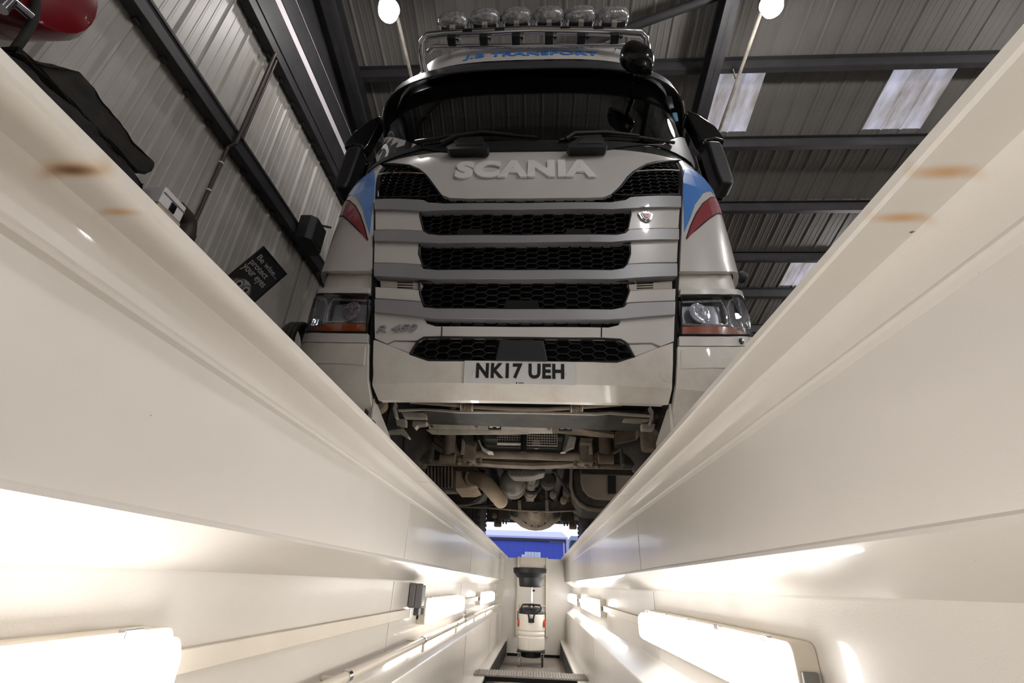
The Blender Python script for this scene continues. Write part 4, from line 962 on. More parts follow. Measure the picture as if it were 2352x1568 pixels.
# ---- bumper middle
bmp = uzs(QB, [(710, 788), (812, 828), (1030, 916), (1190, 974)])+uzs(QC, [(0, 991), (930, 988), (1090, 942), (1318, 852), (1432, 816), (1424, 1150), (1418, 1250), (1390, 1368), (700, 1352), (0, 1338)])+uzs(QB, [(1400, 1332), (745, 1330), (692, 1205), (698, 1100), (700, 800)])
bumper = panel('bumper', bmp, .004, .035, BUMPW, bevel=.008)
for s, q in ((-1, QB(710, 1078)), (1, QC(1412, 1110))):
    c_ = UZ(*q); pl = [(c_[0]-s*.055*math.sin(a)*1.0, c_[1]+.032*math.cos(a)) for a in np.linspace(0, math.pi, 13)]
    panel('tow_eye_cover', pl if s > 0 else pl[::-1], .0065, .004, BUMPW, bumper, bevel=.002)
# number plate
pl = [UZ(1066, 834, .01), UZ(1322, 836, .01), UZ(1322, 886, .01), UZ(1065, 883, .01)]
u0, u1 = (pl[0][0]+pl[3][0])/2, (pl[1][0]+pl[2][0])/2; z1, z0 = .488, .380
plate = panel('number_plate', [(u0, z0), (u1, z0), (u1, z1), (u0, z1)], .014, .006, mat('plate_white', L((208, 207, 206)), .3, var=.02, coat=.3), bevel=.002)
a_, b_ = UZ(1093, 860, .015), UZ(1296, 860, .015)
letters('NK17 UEH', a_[0], b_[0], .404, .476, .0142, .0014, mat('plate_black', L((30, 30, 32)), .4), 'plate_letter', plate, bold=.04, spacing=1.08)
for q in ((1087, 857), (1300, 860)):
    c_ = UZ(*q, .015); p = surf(c_[0], c_[1], .014); TR.add(MB().lathe(p, (0, -1, 0), [(0, .006), (.003, .006), (.004, .003)], 12), 'plate_screw', WPL, plate, smooth=True)
p = surf(UZ(1193, 880, .015)[0], .386, .0145); TR.add(MB().box((p[0]-.016, p[1]-.001, .3815), (p[0]-.010, p[1], .3875)).box((p[0]-.005, p[1]-.001, .383), (p[0]+.02, p[1], .386)), 'maker_mark', MATS['plate_black'], plate)

# ---- corners (built once on the right, mirrored to the left)
XG = lambda z: x2u(float(np.interp(z, [.30, .37, .82, 1.6, 2.1, 2.25], [.672, .712, .772, .915, 1.02, 1.05]))) + .006
UE = _cs[-2]+.55
def zr(px, py): return UZ(px, py)[1]
def RZ(u, z):                                 # lines sweep up gently towards the sides
    d = min(plan(u)[1], .26)-plan(.8)[1]; return (z+.44)*(1+max(d, -.02)/2.0)-.44
def rz(poly): return [(u, RZ(u, z)) for u, z in poly]
def band(z0, z1, u1, n=9):                    # strip from the gap line out to u1 between two swept lines
    a = XG(z0)+.008; b = XG(z1)+.008
    return rz([(a+(u1-a)*i/n, z0) for i in range(n+1)]+[(u1+(b-u1)*i/n, z1) for i in range(n+1)])
sb = [(.888, 1.32), (.915, 1.50), (.935, 1.65), (.965, 1.80), (1.01, 1.94), (1.07, 2.03), (1.15, 2.075), (1.24, 2.075), (1.33, 2.04), (1.41, 1.97), (1.46, 1.88), (1.40, 1.875), (1.30, 1.855), (1.19, 1.80), (1.09, 1.71), (1.00, 1.57), (.94, 1.43)]
sr = [(.892, 1.265), (.94, 1.38), (1.00, 1.50), (1.07, 1.61), (1.16, 1.71), (1.26, 1.785), (1.36, 1.825), (1.46, 1.83), (1.50, 1.72), (1.40, 1.705), (1.29, 1.665), (1.18, 1.59), (1.08, 1.49), (.98, 1.38)]
top = [(XG(2.10), 2.10), (XG(2.10)+.05, 2.155), (1.30, 2.165), (1.42, 2.10), (1.50, 1.99), (UE, 1.96)]
for s in (-1, 1):
    F = (s < 0)
    bot = rz([(XG(1.035)+(UE-XG(1.035))*i/8, 1.035) for i in range(9)])
    dfl = panel('corner_deflector', bot+top[::-1]+[(XG(1.6), 1.6)], .006, .03, WHITE, bevel=.012, flip=F)
    panel('blue_stripe', sb, .0085, .003, BLUE, dfl, bevel=0, flip=F)
    panel('red_stripe_edge', [(u+(.004 if i > 7 else -.004), z-.007 if i > 7 else z+.006) for i, (u, z) in enumerate(sr)], .0083, .003, VOID, dfl, bevel=0, flip=F)
    panel('red_stripe', sr, .0090, .003, RED, dfl, bevel=0, flip=F)
    panel('corner_recess', band(.92, 1.06, UE-.1), -.03, .02, BUMPW, bevel=.004, flip=F)
    # headlamp cluster
    uo = 1.56
    panel('headlamp_brow', band(.890, .925, UE-.1), .004, .03, WHITE, bevel=.008, flip=F)
    panel('headlamp_sill', band(.602, .652, UE-.1), .004, .03, WHITE, bevel=.006, flip=F)
    hp_ = rz([(XG(.66)+.016, .660), (1.0, .660), (1.2, .660), (1.4, .660), (uo, .662), (uo-.02, .82), (uo-.07, .878), (1.35, .884), (1.2, .884), (1.0, .882), (XG(.87)+.016, .878)])
    hl = panel('headlamp', hp_, -.06, .03, mat('lamp_case', L((40, 41, 44)), .4), bevel=.003, flip=F)
    REFL = mat('reflector', L((222, 224, 228)), .12, metal=.8, var=.25, scale=40, bump=1.0, bscale=35)
    CASE = mat('lamp_grey', L((168, 169, 174)), .22, metal=.4, var=.12)
    panel('reflector_panel', rz([(XG(.75)+.04, .730), (1.06, .730), (1.06, .84), (.98, .85), (XG(.75)+.04, .845)]), -.040, .015, CASE, hl, bevel=.004, flip=F)
    panel('reflector_panel', rz([(1.10, .715), (1.28, .700), (1.42, .700), (1.40, .845), (1.32, .868), (1.16, .862), (1.10, .83)]), -.034, .02, CASE, hl, bevel=.006, flip=F)
    for uc, zc2, rr_ in ((XG(.75)+.13, .788, .052), (1.25, .785, .080)):
        uu = -uc if F else uc; zc2 = RZ(uc, zc2)
        p = surf(uu, zc2, -.012); q2 = surf(uu, zc2, -.06); dr = [p[i]-q2[i] for i in range(3)]
        TR.add(MB().lathe(p, dr, [(.004, rr_*1.10), (.006, rr_*1.02), (-.012, rr_*.86), (-.026, rr_*.5), (-.030, rr_*.2)], 24, cap=False), 'reflector_bowl', REFL, hl, smooth=True)
        TR.add(MB().lathe(p, dr, [(-.028, .018), (-.008, .018), (.0, .010)], 14), 'bulb', CHROME, hl, smooth=True)
    for loop in ([(XG(.75)+.03, .726), (1.065, .722), (1.075, .80), (1.05, .862), (XG(.75)+.03, .855)], [(1.085, .712), (1.12, .698), (1.40, .694), (1.44, .74), (1.42, .82), (1.37, .868), (1.20, .874), (1.12, .860), (1.085, .82)]):
        pts = [surf(-u if F else u, RZ(u, z), -.016) for u, z in loop]; pts.append(pts[0]); TR.add(MB().tube(pts, .0075, 8, cap=False), 'chrome_bezel', REFL, hl, smooth=True)
    for k_ in range(8):
        uc = 1.15+.034*k_; uu = -uc if F else uc
        TR.add(MB().tube([surf(uu, RZ(uc, .70), -.012), surf(uu, RZ(uc, .74), -.018)], .005, 6), 'light_guide', REFL, hl)
    panel('indicator', rz([(XG(.66)+.03, .668), (1.05, .668), (1.16, .669), (1.24, .672), (1.16, .690), (1.06, .712), (1.0, .718), (XG(.70)+.03, .714)]), -.010, .02, AMBER, hl, bevel=.004, flip=F)
    panel('headlamp_cover', hp_, .004, .003, glassmat('lamp_glass', (.97, .98, 1.0), .95), hl, bevel=0, flip=F)
    pts = [surf(-u if F else u, z, .005) for u, z in hp_]; pts.append(pts[0]); TR.add(MB().tube(pts, .005, 6, cap=False), 'seal', VOID, hl)
    # bumper corner with the fog lamp cover
    tp_ = rz([(XG(.598)+(UE-.1-XG(.598))*i/8, .598) for i in range(9)])
    cb = panel('bumper_corner', [(XG(.28)+.03, .20), (UE-.1, .20)]+tp_[::-1]+[(XG(.37), .37)], .004, .03, BUMPW, bevel=.010, flip=F)
    panel('fog_cover', rz([(XG(.5)+.016, .482), (1.1, .482), (1.24, .482), (1.24, .578), (1.1, .578), (XG(.57)+.016, .578)]), .007, .004, BUMPW, cb, bevel=.002, flip=F)
    panel('fog_cover', rz([(1.247, .482), (1.33, .490), (1.36, .51), (1.36, .578), (1.247, .578)]), .007, .004, BUMPW, cb, bevel=.002, flip=F)
    for (ua, za, ub, zb3) in ((.80, .300, .88, .325), (.86, .238, .96, .275)):
        panel('slot', [(ua, za), (ub, za), (ub, zb3), (ua+.01, zb3)], .010, .02, VOID, cb, bevel=0, res=.02, flip=F)
    if not F:
        zz_ = RZ(1.12, .627); p = surf(1.12, zz_, .006); q2 = surf(1.12, zz_, -.05); TR.add(MB().lathe(p, [p[i]-q2[i] for i in range(3)], [(-.01, .016), (.004, .016), (.005, .006)], 16), 'washer_cap', BLACKG, smooth=True)
    # bumper corner inward return and arch liner
    TR.add(MB().prism([(TX+s*.70, 2.14, .20), (TX+s*.70, 2.46, .16), (TX+s*.70, 2.44, .24), (TX+s*.70, 2.12, .34)], (s*.012, 0, 0)), 'bumper_return', BUMPW, bevel=.003)
    # black gap strip between centre and corner
    pts = [(XG(z)-.008, z) for z in np.linspace(.32, 2.08, 18)]
    TR.add(MB().tube([surf(-u if F else u, z, -.022) for u, z in pts], .016, 8), 'gap_seal', VOID, smooth=True)
    # side marker pod
    p = PY(1704, 636, 2.75); TR.add(MB().lathe((TX+s*(p[0]-TX), 2.72, p[2]), (0, 1, 0), [(0, .02), (.01, .036), (.05, .04), (.07, .025)], 16), 'side_pod', BLACKP, smooth=True)
    # door mirror
    mo = [(1612, 338), (1650, 340), (1664, 378), (1680, 430), (1674, 441), (1648, 440), (1638, 420), (1622, 370)]
    mp_ = [PY(*q, 2.72) for q in mo]; mp_ = [(TX+s*(p[0]-TX), 2.64, p[2]) for p in mp_]
    mr = TR.add(MB().prism(mp_, (0, .17, 0)), 'door_mirror', BLACKP, bevel=.035, seg=3)
    TR.add(MB().prism([(p[0]*.985+.0, 2.812, p[2]) for p in mp_], (0, .004, 0)), 'mirror_glass', CHROME, mr)
    ar = [(1573, 262), (1600, 272), (1640, 300), (1660, 326), (1661, 336), (1640, 330), (1618, 334), (1612, 345), (1600, 330), (1585, 300), (1574, 280)]
    ap = [PY(*q, 2.72) for q in ar]
    TR.add(MB().prism([(TX+s*(p[0]-TX), 2.67, p[2]) for p in ap], (0, .11, 0)), 'mirror_arm', BLACKG, mr, bevel=.02, seg=3)
# front view mirror over the visor
fm = [(1490, 345), (1500, 300), (1540, 272), (1600, 285), (1680, 330), (1714, 365), (1705, 420), (1690, 440), (1600, 420), (1530, 400)]
fp = [PY(*QA(*q), 2.20) for q in fm]
c_ = sum(fp)/len(fp)
mb = MB(); n = len(fp); v = [c_+(p-c_)*.55+np.array([0, -.10, 0]) for p in fp]+[c_+(p-c_)*.95+np.array([0, -.05, 0]) for p in fp]+[p+np.array([0, .02, 0]) for p in fp]+[c_+(p-c_)*.9+np.array([0, .06, 0]) for p in fp]
f = [(j*n+k_, j*n+(k_+1) % n, (j+1)*n+(k_+1) % n, (j+1)*n+k_) for j in range(3) for k_ in range(n)]+[tuple(range(n-1, -1, -1)), tuple(range(3*n, 4*n))]
fmr = TR.add(mb.add(v, f), 'front_mirror', BLACKG, smooth=True, angle=180)
sm_ = fmr.modifiers.new('round', 'SUBSURF'); sm_.levels = 2; sm_.render_levels = 2
TR.add(MB().tube([c_+np.array([.05, .05, .02]), (c_[0]+.08, 2.36, c_[2]+.10), surf(x2u(c_[0]+.08-TX), 3.42, .0)], .022, 10), 'mirror_stem', BLACKP, fmr, smooth=True)
# brand lettering, model badge, emblem
p0, p1 = UZ(1049, 390), UZ(1367, 390); zA, zB = UZ(1200, 411)[1], UZ(1200, 373)[1]
letters('SCANIA', p0[0], p1[0], zA, zB, .006, .014, mat('letter_chrome', L((248, 248, 250)), .2, metal=.1, var=.02, coat=.5), 'brand_letter', bold=.058, spacing=1.10)
p0, p1 = UZ(*QB(735, 700)), UZ(*QB(1118, 690)); zA, zB = UZ(*QB(900, 718))[1], UZ(*QB(900, 660))[1]
letters('R 450', p0[0], p1[0]-.02, zA, zB, .006, .008, mat('badge_chrome', L((160, 160, 166)), .3, metal=.4), 'model_letter', bold=.02, slant=.015)
c_ = UZ(1482, 500); em = None
sh = []
for i in range(28):
    a = 2*math.pi*i/28; r = .034+.012*sum(math.exp(-((((a-b)+math.pi) % (2*math.pi)-math.pi)/.28)**2) for b in (.42, math.pi-.42))+.004*math.exp(-(((a-4.71))/.3)**2)
    sh.append((r*math.cos(a), r*math.sin(a)))
em = panel('emblem', [(c_[0]+a*1.05, c_[1]+b*1.1) for a, b in sh], .014, .012, mat('emblem_rim', L((170, 170, 176)), .3, metal=.8), bevel=.003)
panel('emblem_field', [(c_[0]+a*.72, c_[1]+b*.8) for a, b in sh], .0165, .004, mat('emblem_dark', L((44, 48, 60)), .25, var=.1), em, bevel=.001)
panel('emblem_red', [(c_[0]+a*.40, c_[1]+b*.50) for a, b in sh], .0185, .004, mat('emblem_redm', L((170, 40, 44)), .3, var=.2, scale=60), em, bevel=.001)
panel('emblem_crown', [(c_[0]-.016, c_[1]+.018), (c_[0]-.018, c_[1]+.03), (c_[0]-.008, c_[1]+.024), (c_[0], c_[1]+.032), (c_[0]+.008, c_[1]+.024), (c_[0]+.018, c_[1]+.03), (c_[0]+.016, c_[1]+.018)], .020, .003, CHROME, em, bevel=0)
# ================================================================= TRUCK UNDERSIDE
def D(X, Y, yd): return PY(820+.3231*X, 880+.3231*Y, yd)
def poly_slab(name, pts, yd, vec, m, parent=None, **k):       # outline at depth yd swept along vec
    return TR.add(MB().prism([D(a, b, yd) for a, b in pts], vec), name, m, parent, **k)
# chassis frame
for s in (-1, 1):
    xr_ = TX+s*.385
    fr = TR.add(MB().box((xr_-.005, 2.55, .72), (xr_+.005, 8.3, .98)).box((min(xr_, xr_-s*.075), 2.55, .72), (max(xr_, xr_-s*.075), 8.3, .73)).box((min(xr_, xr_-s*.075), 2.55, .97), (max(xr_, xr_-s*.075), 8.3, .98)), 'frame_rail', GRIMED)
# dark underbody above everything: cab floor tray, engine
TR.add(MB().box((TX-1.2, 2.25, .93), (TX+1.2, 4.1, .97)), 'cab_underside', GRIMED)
for s in (-1, 1):
    TR.add(MB().box((TX+s*.47-.03, 2.3, .45), (TX+s*.47+.03, 2.55, .93)), 'bracket_plate', GRIMED)
# front crossbeam behind the bumper with a pale bottom lip
a = D(300, 150, 2.32); b = D(2085, 165, 2.32)
TR.add(MB().box((a[0], 2.40, .42), (b[0], 2.46, .70)), 'bumper_beam', VOID)
pts = [(290, 195), (480, 188), (600, 195), (720, 205), (1000, 208), (1300, 212), (1700, 222), (1800, 214), (1880, 222), (2095, 236), (2095, 224), (1880, 208), (1800, 202), (1700, 208), (1300, 200), (1000, 196), (720, 193), (600, 184), (480, 178), (290, 184)]
poly_slab('beam_lip', pts, 2.36, (0, .02, 0), GALV)
# cable hose with two wound ties
hp = [(380, 130), (480, 138), (600, 146), (740, 158), (830, 168), (1100, 181), (1350, 184), (1520, 174), (1600, 168), (1740, 158), (1880, 148)]
hs = TR.add(MB().tube([D(x, y, 2.30) for x, y in hp], .011, 10), 'harness_hose', GRIME, smooth=True)
for cx_ in (782, 1562):
    for k_ in range(7):
        x = cx_-40+13*k_; yb = float(np.interp(x, [p[0] for p in hp], [p[1] for p in hp]))
        c = D(x, yb+6, 2.30); TR.add(MB().lathe((c[0]-.005, c[1], c[2]), (1, 0, 0), [(0, .015), (.002, .021), (.008, .021), (.010, .015)], 12), 'cable_tie', GALV if k_ in (0, 6) else GRIME, hs, smooth=True)
# dark air deflector plate between lip and grey plate
v = [D(470, 200, 2.40), D(2080, 232, 2.40), D(2000, 340, 2.62), D(500, 290, 2.62)]
TR.add(MB().prism(v, (0, .01, .02)), 'air_deflector', mat('deflector_dark', L((58, 58, 56)), .6, var=.15, dirt=L((120, 110, 96)), dscale=5, damt=.35))
v = [D(500, 274, 2.66), D(1385, 288, 2.66), D(1388, 338, 2.70), D(512, 330, 2.70)]
gp = TR.add(MB().prism(v, (0, .005, .012)), 'grey_plate', GALV, bevel=.003)
v = [D(490, 330, 2.70), D(1390, 336, 2.70), D(1390, 352, 2.71), D(1240, 353, 2.71), D(1200, 357, 2.71), D(600, 362, 2.71), D(525, 358, 2.71)]
TR.add(MB().prism(v, (0, .03, .004)), 'plate_flange', GALV, gp)
for (x, y) in ((540, 305), (850, 303), (1365, 318)): c = D(x, y, 2.68); TR.add(MB().lathe((c[0], c[1]-.004, c[2]-.004), (0, -.6, -1), [(0, .009), (.006, .009), (.008, .004)], 10), 'bolt', GRIME, gp, smooth=True)
for (x, y) in ((980, 314), (1480, 323)):
    c = D(x, y, 2.66)
    ck = TR.add(MB().box((c[0]-.036, c[1]-.02, c[2]-.014), (c[0]+.036, c[1]+.006, c[2]+.012)), 'dark_slot', VOID, gp)
    bx = TR.add(MB().box((c[0]-.030, c[1]-.034, c[2]-.008), (c[0]-.010, c[1]-.018, c[2]+.008)).box((c[0]+.010, c[1]-.034, c[2]-.008), (c[0]+.030, c[1]-.018, c[2]+.008)).box((c[0]-.012, c[1]-.034, c[2]-.002), (c[0]+.012, c[1]-.018, c[2]+.008)), 'catch', CREAM2, gp, bevel=.002)
v = [D(1385, 300, 2.70), D(1440, 302, 2.70), D(1560, 312, 2.70), D(1640, 335, 2.70), D(1830, 366, 2.72), D(1825, 388, 2.74), D(1700, 382, 2.74), D(1390, 352, 2.72)]
TR.add(MB().prism(v, (0, .01, .02)), 'dark_tray', GRIME)
v = [D(1560, 308, 2.66), D(1650, 326, 2.66), D(1800, 335, 2.66), D(1960, 322, 2.66), D(1975, 310, 2.62), D(1600, 296, 2.62)]
TR.add(MB().prism(v, (0, .01, .012)), 'tray_flange', GALV)
# side brackets
for pts, yd, m, nm in (([(262, 130), (276, 132), (268, 170), (285, 240), (268, 245), (250, 180)], 2.34, GALV, 'side_strap'), ([(270, 250), (345, 250), (345, 300), (280, 296)], 2.45, GALV, 'side_box'), ([(240, 330), (330, 318), (372, 380), (360, 388), (300, 350), (190, 350)], 2.45, GALV, 'side_bracket'),
                       ([(395, 262), (500, 270), (490, 292), (430, 298), (410, 322), (388, 300)], 2.55, GALV, 'side_bracket'),
                       ([(2085, 160), (2112, 200), (2106, 250), (2095, 282), (2080, 280), (2092, 240), (2098, 205), (2078, 165)], 2.34, GALV, 'side_strap'), ([(2022, 284), (2122, 286), (2112, 330), (2028, 326)], 2.45, GALV, 'side_box'), ([(1990, 290), (2020, 296), (2016, 370), (1992, 390)], 2.60, GRIME, 'side_plate'),
                       ([(1900, 235), (2090, 255), (2060, 275), (1895, 262)], 2.44, GALV, 'pale_plate'), ([(310, 200), (490, 205), (490, 245), (330, 240)], 2.44, GALV, 'pale_plate')):
    poly_slab(nm, pts, yd, (0, .05, 0), m, bevel=.004)
for (x, y, r) in ((2070, 385, .045), (2075, 350, .040)):
    c = D(x, y, 2.8); TR.add(MB().lathe((c[0], c[1], c[2]-.08), (0, 0, 1), [(0, r), (.03, r*1.1), (.12, r), (.2, r*.9)], 16), 'rubber_mount', GRIME, smooth=True)
for (x, y) in ((140, 140), (2190, 200), (2180, 300)):
    c = D(x, y, 2.5); TR.add(MB().lathe((c[0], c[1], c[2]), (0, -1, 0), [(-.06, .05), (0, .05), (.005, .04), (.006, .02)], 20), 'fog_lamp_back', GRIMED if x > 1000 else EXH, smooth=True)
# radiator grid and engine sump
c0, c1 = D(1000, 362, 3.02), D(1422, 372, 3.02); zb = D(1200, 440, 3.02)[2]
rg = TR.add(MB().box((c0[0], 3.035, zb-.01), (c1[0], 3.06, c0[2]+.05)), 'radiator_core', VOID)
m_ = MB(); nx_ = 24; nz_ = 6
for i in range(nx_+1):
    x = c0[0]+(c1[0]-c0[0])*i/nx_; m_.box((x-.0022, 3.02, zb), (x+.0022, 3.03, c0[2]+.03))
for j in range(nz_+1):
    z = zb+(c0[2]+.03-zb)*j/nz_; m_.box((c0[0], 3.018, z-.0022), (c1[0], 3.03, z+.0022))
TR.add(m_, 'wire_grid', GALV, rg)
TR.add(MB().box((D(1000, 400, 3.02)[0], 2.99, D(1000, 436, 3.02)[2]), (D(1180, 400, 3.02)[0], 3.02, D(1000, 427, 3.02)[2])), 'pale_ledge', GALV, rg, bevel=.002)
a, b = D(880, 410, 3.15), D(1480, 525, 3.15)
TR.add(MB().box((a[0], 3.1, b[2]+.10), (b[0], 3.95, .95)), 'engine_sump', mat('oily_black', L((34, 35, 31)), .5, var=.3, scale=6), bevel=.03)
c = D(1275, 440, 3.05); TR.add(MB().lathe((c[0], c[1], c[2]), (0, -.5, -1), [(-.02, .035), (0, .035), (.008, .030), (.012, .015)], 16), 'drain_plug', GALV, smooth=True)
a = D(1185, 420, 3.0); TR.add(MB().tube([(a[0], 3.02, a[2]+.1), a, (a[0], 3.0, D(1185, 490, 3.0)[2])], .02, 12), 'drain_hose', VOID, smooth=True)
c = D(1000, 470, 3.08); poly_slab('bent_shield', [(870, 400), (885, 440), (905, 460), (965, 485), (925, 482), (880, 452), (860, 405)], 3.08, (0, .1, 0), GALV)
poly_slab('engine_bracket', [(1510, 375), (1560, 380), (1545, 455), (1500, 470), (1480, 490), (1445, 490), (1475, 478), (1490, 440)], 3.1, (0, .04, 0), GALV, bevel=.003)
poly_slab('engine_bracket', [(1590, 385), (1680, 390), (1670, 430), (1585, 420)], 3.15, (0, .1, 0), GRIME, bevel=.003)
poly_slab('engine_bracket', [(750, 365), (830, 368), (830, 430), (770, 415)], 3.15, (0, .1, 0), GRIMED, bevel=.003)
# anti roll bar with clamps and drop links
rb = [(690, 440), (700, 480), (740, 498), (830, 500), (1000, 505), (1200, 510), (1400, 518), (1600, 520), (1700, 520), (1745, 500), (1765, 455)]
arb = TR.add(MB().tube([D(x, y, 3.28) for x, y in rb], .030, 14), 'anti_roll_bar', GRIME, smooth=True)
for cx_, cy_ in ((800, 502), (1632, 520)):
    c = D(cx_, cy_, 3.26)
    ck = TR.add(MB().box((c[0]-.045, 3.22, c[2]-.055), (c[0]+.045, 3.34, c[2]+.09)), 'bar_clamp', GRIME, arb, bevel=.012)
    for dx in (-.075, -.0, .075): TR.add(MB().lathe((c[0]+dx, 3.28, c[2]-.075), (0, 0, 1), [(0, .012), (.014, .020), (.02, .014), (.09, .012)], 10), 'u_bolt', GRIME, arb, smooth=True)
for cx_ in (652, 1765):
    c = D(cx_, 440, 3.2); s = -1 if cx_ < 1000 else 1
    dm = TR.add(MB().lathe((c[0], 3.22, c[2]-.10), (0, 0, 1), [(0, .025), (.03, .036), (.06, .042), (.22, .042), (.24, .024), (.42, .024)], 16), 'damper', GRIME, smooth=True)
    TR.add(MB().box((c[0]-s*.10-.012, 3.2, c[2]-.06), (c[0]-s*.10+.012, 3.22, c[2]+.22)), 'drop_link', GALV, dm, bevel=.003)
    TR.add(MB().lathe((c[0]-.05, 3.21, c[2]-.09), (1, 0, 0), [(0, .035), (.1, .035)], 14), 'damper_eye', GRIME, dm, smooth=True)
# front axle: forged drop beam
be = [(395, 370), (470, 405), (560, 465), (680, 540), (800, 572), (1000, 590), (1250, 600), (1450, 592), (1620, 572), (1760, 530), (1880, 470), (1990, 425), (2060, 400)]
YA = 3.46; v = []; f = []
for x, y in be:
    p = D(x, y, YA); h = .085 if 650 < x < 1700 else .11
    for dy, dz in ((-.055, 0), (.055, 0), (.055, .022), (.018, .03), (.018, h-.03), (.05, h-.022), (.05, h), (-.05, h), (-.05, h-.022), (-.018, h-.03), (-.018, .03), (-.055, .022)): v.append((p[0], YA+dy, p[2]+dz))
for i in range(len(be)-1):
    for k_ in range(12): f.append((i*12+k_, i*12+(k_+1) % 12, (i+1)*12+(k_+1) % 12, (i+1)*12+k_))
f += [tuple(range(12)), tuple(range((len(be)-1)*12, len(be)*12))]
TR.add(MB().add(v, f), 'front_axle', GRIME, smooth=True, angle=35)
p0, p1 = D(470, 562, 3.74), D(1985, 592, 3.74)
td = TR.add(MB().tube([p0, p0+(p1-p0)*.5, p1], .026, 12), 'track_rod', GRIME, smooth=True)
for p in (p0, p1): TR.add(MB().lathe((p[0], p[1], p[2]-.05), (0, 0, 1), [(0, .02), (.012, .035), (.06, .036), (.10, .028), (.16, .02)], 14), 'ball_joint', GRIME, td, smooth=True)
# wheels
def wheel(cx_, cy_, w, r, ribs, name):
    x0 = cx_-w/2; pr = [(0, r*.55), (.0, r*.80), (.02, r*.93), (.045, r*.985)]
    n_ = ribs; g = .012; rw = (w-.09)/n_
    for i in range(n_):
        a = .045+rw*i; pr += [(a+.001, r), (a+rw-g, r), (a+rw-g+.001, r-.014), (a+rw-.001, r-.014)]
    pr += [(w-.045, r*.985), (w-.02, r*.93), (w, r*.80), (w, r*.55)]
    ty = TR.add(MB()._lathe(np.array([x0, cy_, r]), np.array([1., 0, 0]), pr, 56), name, RUBBER, smooth=True, angle=30)
    TR.add(MB().lathe((cx_-w*.35, cy_, r), (1, 0, 0), [(0, r*.3), (.02, r*.55), (w*.66, r*.55), (w*.7, r*.3)], 28), 'rim', GRIMED, ty, smooth=True)
    return ty
R0 = .50
for s in (-1, 1):
    wheel(TX+s*1.02, 3.46, .31, R0, 5, 'front_wheel')
    c = (TX+s*.80, 3.46, .5)
    TR.add(MB().lathe((TX+s*.70, 3.46, .50), (s, 0, 0), [(0, .09), (.05, .13), (.10, .20), (.16, .22)], 24), 'hub_brake', GRIMED, smooth=True)
    TR.add(MB().box((TX+s*.74-.05, 3.40, .34), (TX+s*.74+.05, 3.52, .66)), 'steering_knuckle', GRIMED, bevel=.02)
    # inner mudguard behind the bumper corner
    TR.add(MB().prism([(TX+s*.70, 2.70, .64), (TX+s*.70, 2.84, .82), (TX+s*.70, 3.1, .95), (TX+s*.70, 3.1, .99), (TX+s*.70, 2.78, .86), (TX+s*.70, 2.64, .64)], (s*.5, 0, 0)), 'mudguard', VOID)
    for k_, xx in ((0, .83), (1, 1.12)):
        ty = wheel(TX+s*xx, 7.2, .27, .49, 4, 'rear_wheel')
        if k_ == 0:
            for i in range(44):
                an = 2*math.pi*i/44
                if math.sin(an) < .35 and abs(math.cos(an)) > -1:
                    TR.add(MB().obox((TX+s*(xx-.122), 7.2+.488*math.cos(an), .49+.488*math.sin(an)), (.016, 0, 0), (0, -.022*math.sin(an), .022*math.cos(an)), (0, .008*math.cos(an), .008*math.sin(an))), 'tread_lug', RUBBER, ty)
for s in (-1, 1): TR.add(MB().box((min(TX+s*.46, TX+s*1.2), 4.10, .42), (max(TX+s*.46, TX+s*1.2), 4.13, 1.0)), 'splash_guard', GRIMED)
# engine gearbox and driveline
a = D(1060, 660, 4.2); b = D(1345, 600, 4.2)
gb = TR.add(MB().prism([D(1070, 605, 4.1), D(1345, 608, 4.1), D(1335, 640, 4.1), D(1290, 650, 4.1), D(1255, 662, 4.1), D(1170, 668, 4.1), D(1100, 662, 4.1), D(1062, 632, 4.1)], (0, .45, .05)), 'gearbox_pan', ALU, bevel=.015)
for i in range(9): c = D(1085+30*i, 622, 4.09); TR.add(MB().lathe((c[0], 4.08, c[2]), (0, 0, 1), [(-.02, .010), (0, .012)], 8), 'bolt', ALU, gb)
TR.add(MB().box((TX-.28, 4.3, .62), (TX+.26, 5.2, .95)), 'gearbox', GRIMED, bevel=.04)
c = D(1105, 712, 5.1)
TR.add(MB().lathe((c[0], 4.75, c[2]+.02), (0, 1, 0), [(.20, .05), (.22, .09), (.27, .125), (.35, .132), (.65, .132), (.70, .11)], 30), 'air_tank', ALU, smooth=True)
for k_ in (0, .25): TR.add(MB().lathe((c[0], 5.12+k_, c[2]+.02), (0, 1, 0), [(0, .135), (.03, .135)], 30), 'tank_strap', GALV)
a, b, e = D(1242, 655, 5.0), D(1232, 740, 5.8), D(1228, 838, 6.6)
ps = TR.add(MB().tube([a, b, e], .058, 20), 'prop_shaft', ALU, smooth=True)
for q, yd in (((1240, 690), 5.4), ((1232, 775), 6.1)):
    c = D(*q, yd); TR.add(MB().lathe((c[0], c[1]-.03, c[2]), (0, 1, -.06), [(0, .07), (.02, .085), (.05, .085), (.07, .07)], 20), 'joint_ring', GRIME, ps, smooth=True)
c = D(1240, 705, 5.5)
TR.add(MB().tube([(c[0]-.115, 5.5, c[2]+.20)]+[(c[0]+.115*math.cos(t_), 5.5, c[2]+.115*math.sin(t_)) for t_ in np.linspace(math.pi, 2*math.pi, 13)]+[(c[0]+.115, 5.5, c[2]+.20)], .022, 10), 'bearing_hoop', GRIMED, ps, smooth=True)
c = D(1360, 690, 5.2); TR.add(MB().lathe((c[0], 5.1, c[2]), (0, 1, 0), [(0, .05), (.03, .085), (.22, .085), (.26, .05)], 20), 'air_filter', GRIMED, smooth=True)
TR.add(MB().tube([D(1400, 620, 4.6), D(1440, 680, 4.8), D(1490, 750, 5.0), D(1530, 800, 5.1)], .014, 8), 'air_line', VOID, smooth=True)
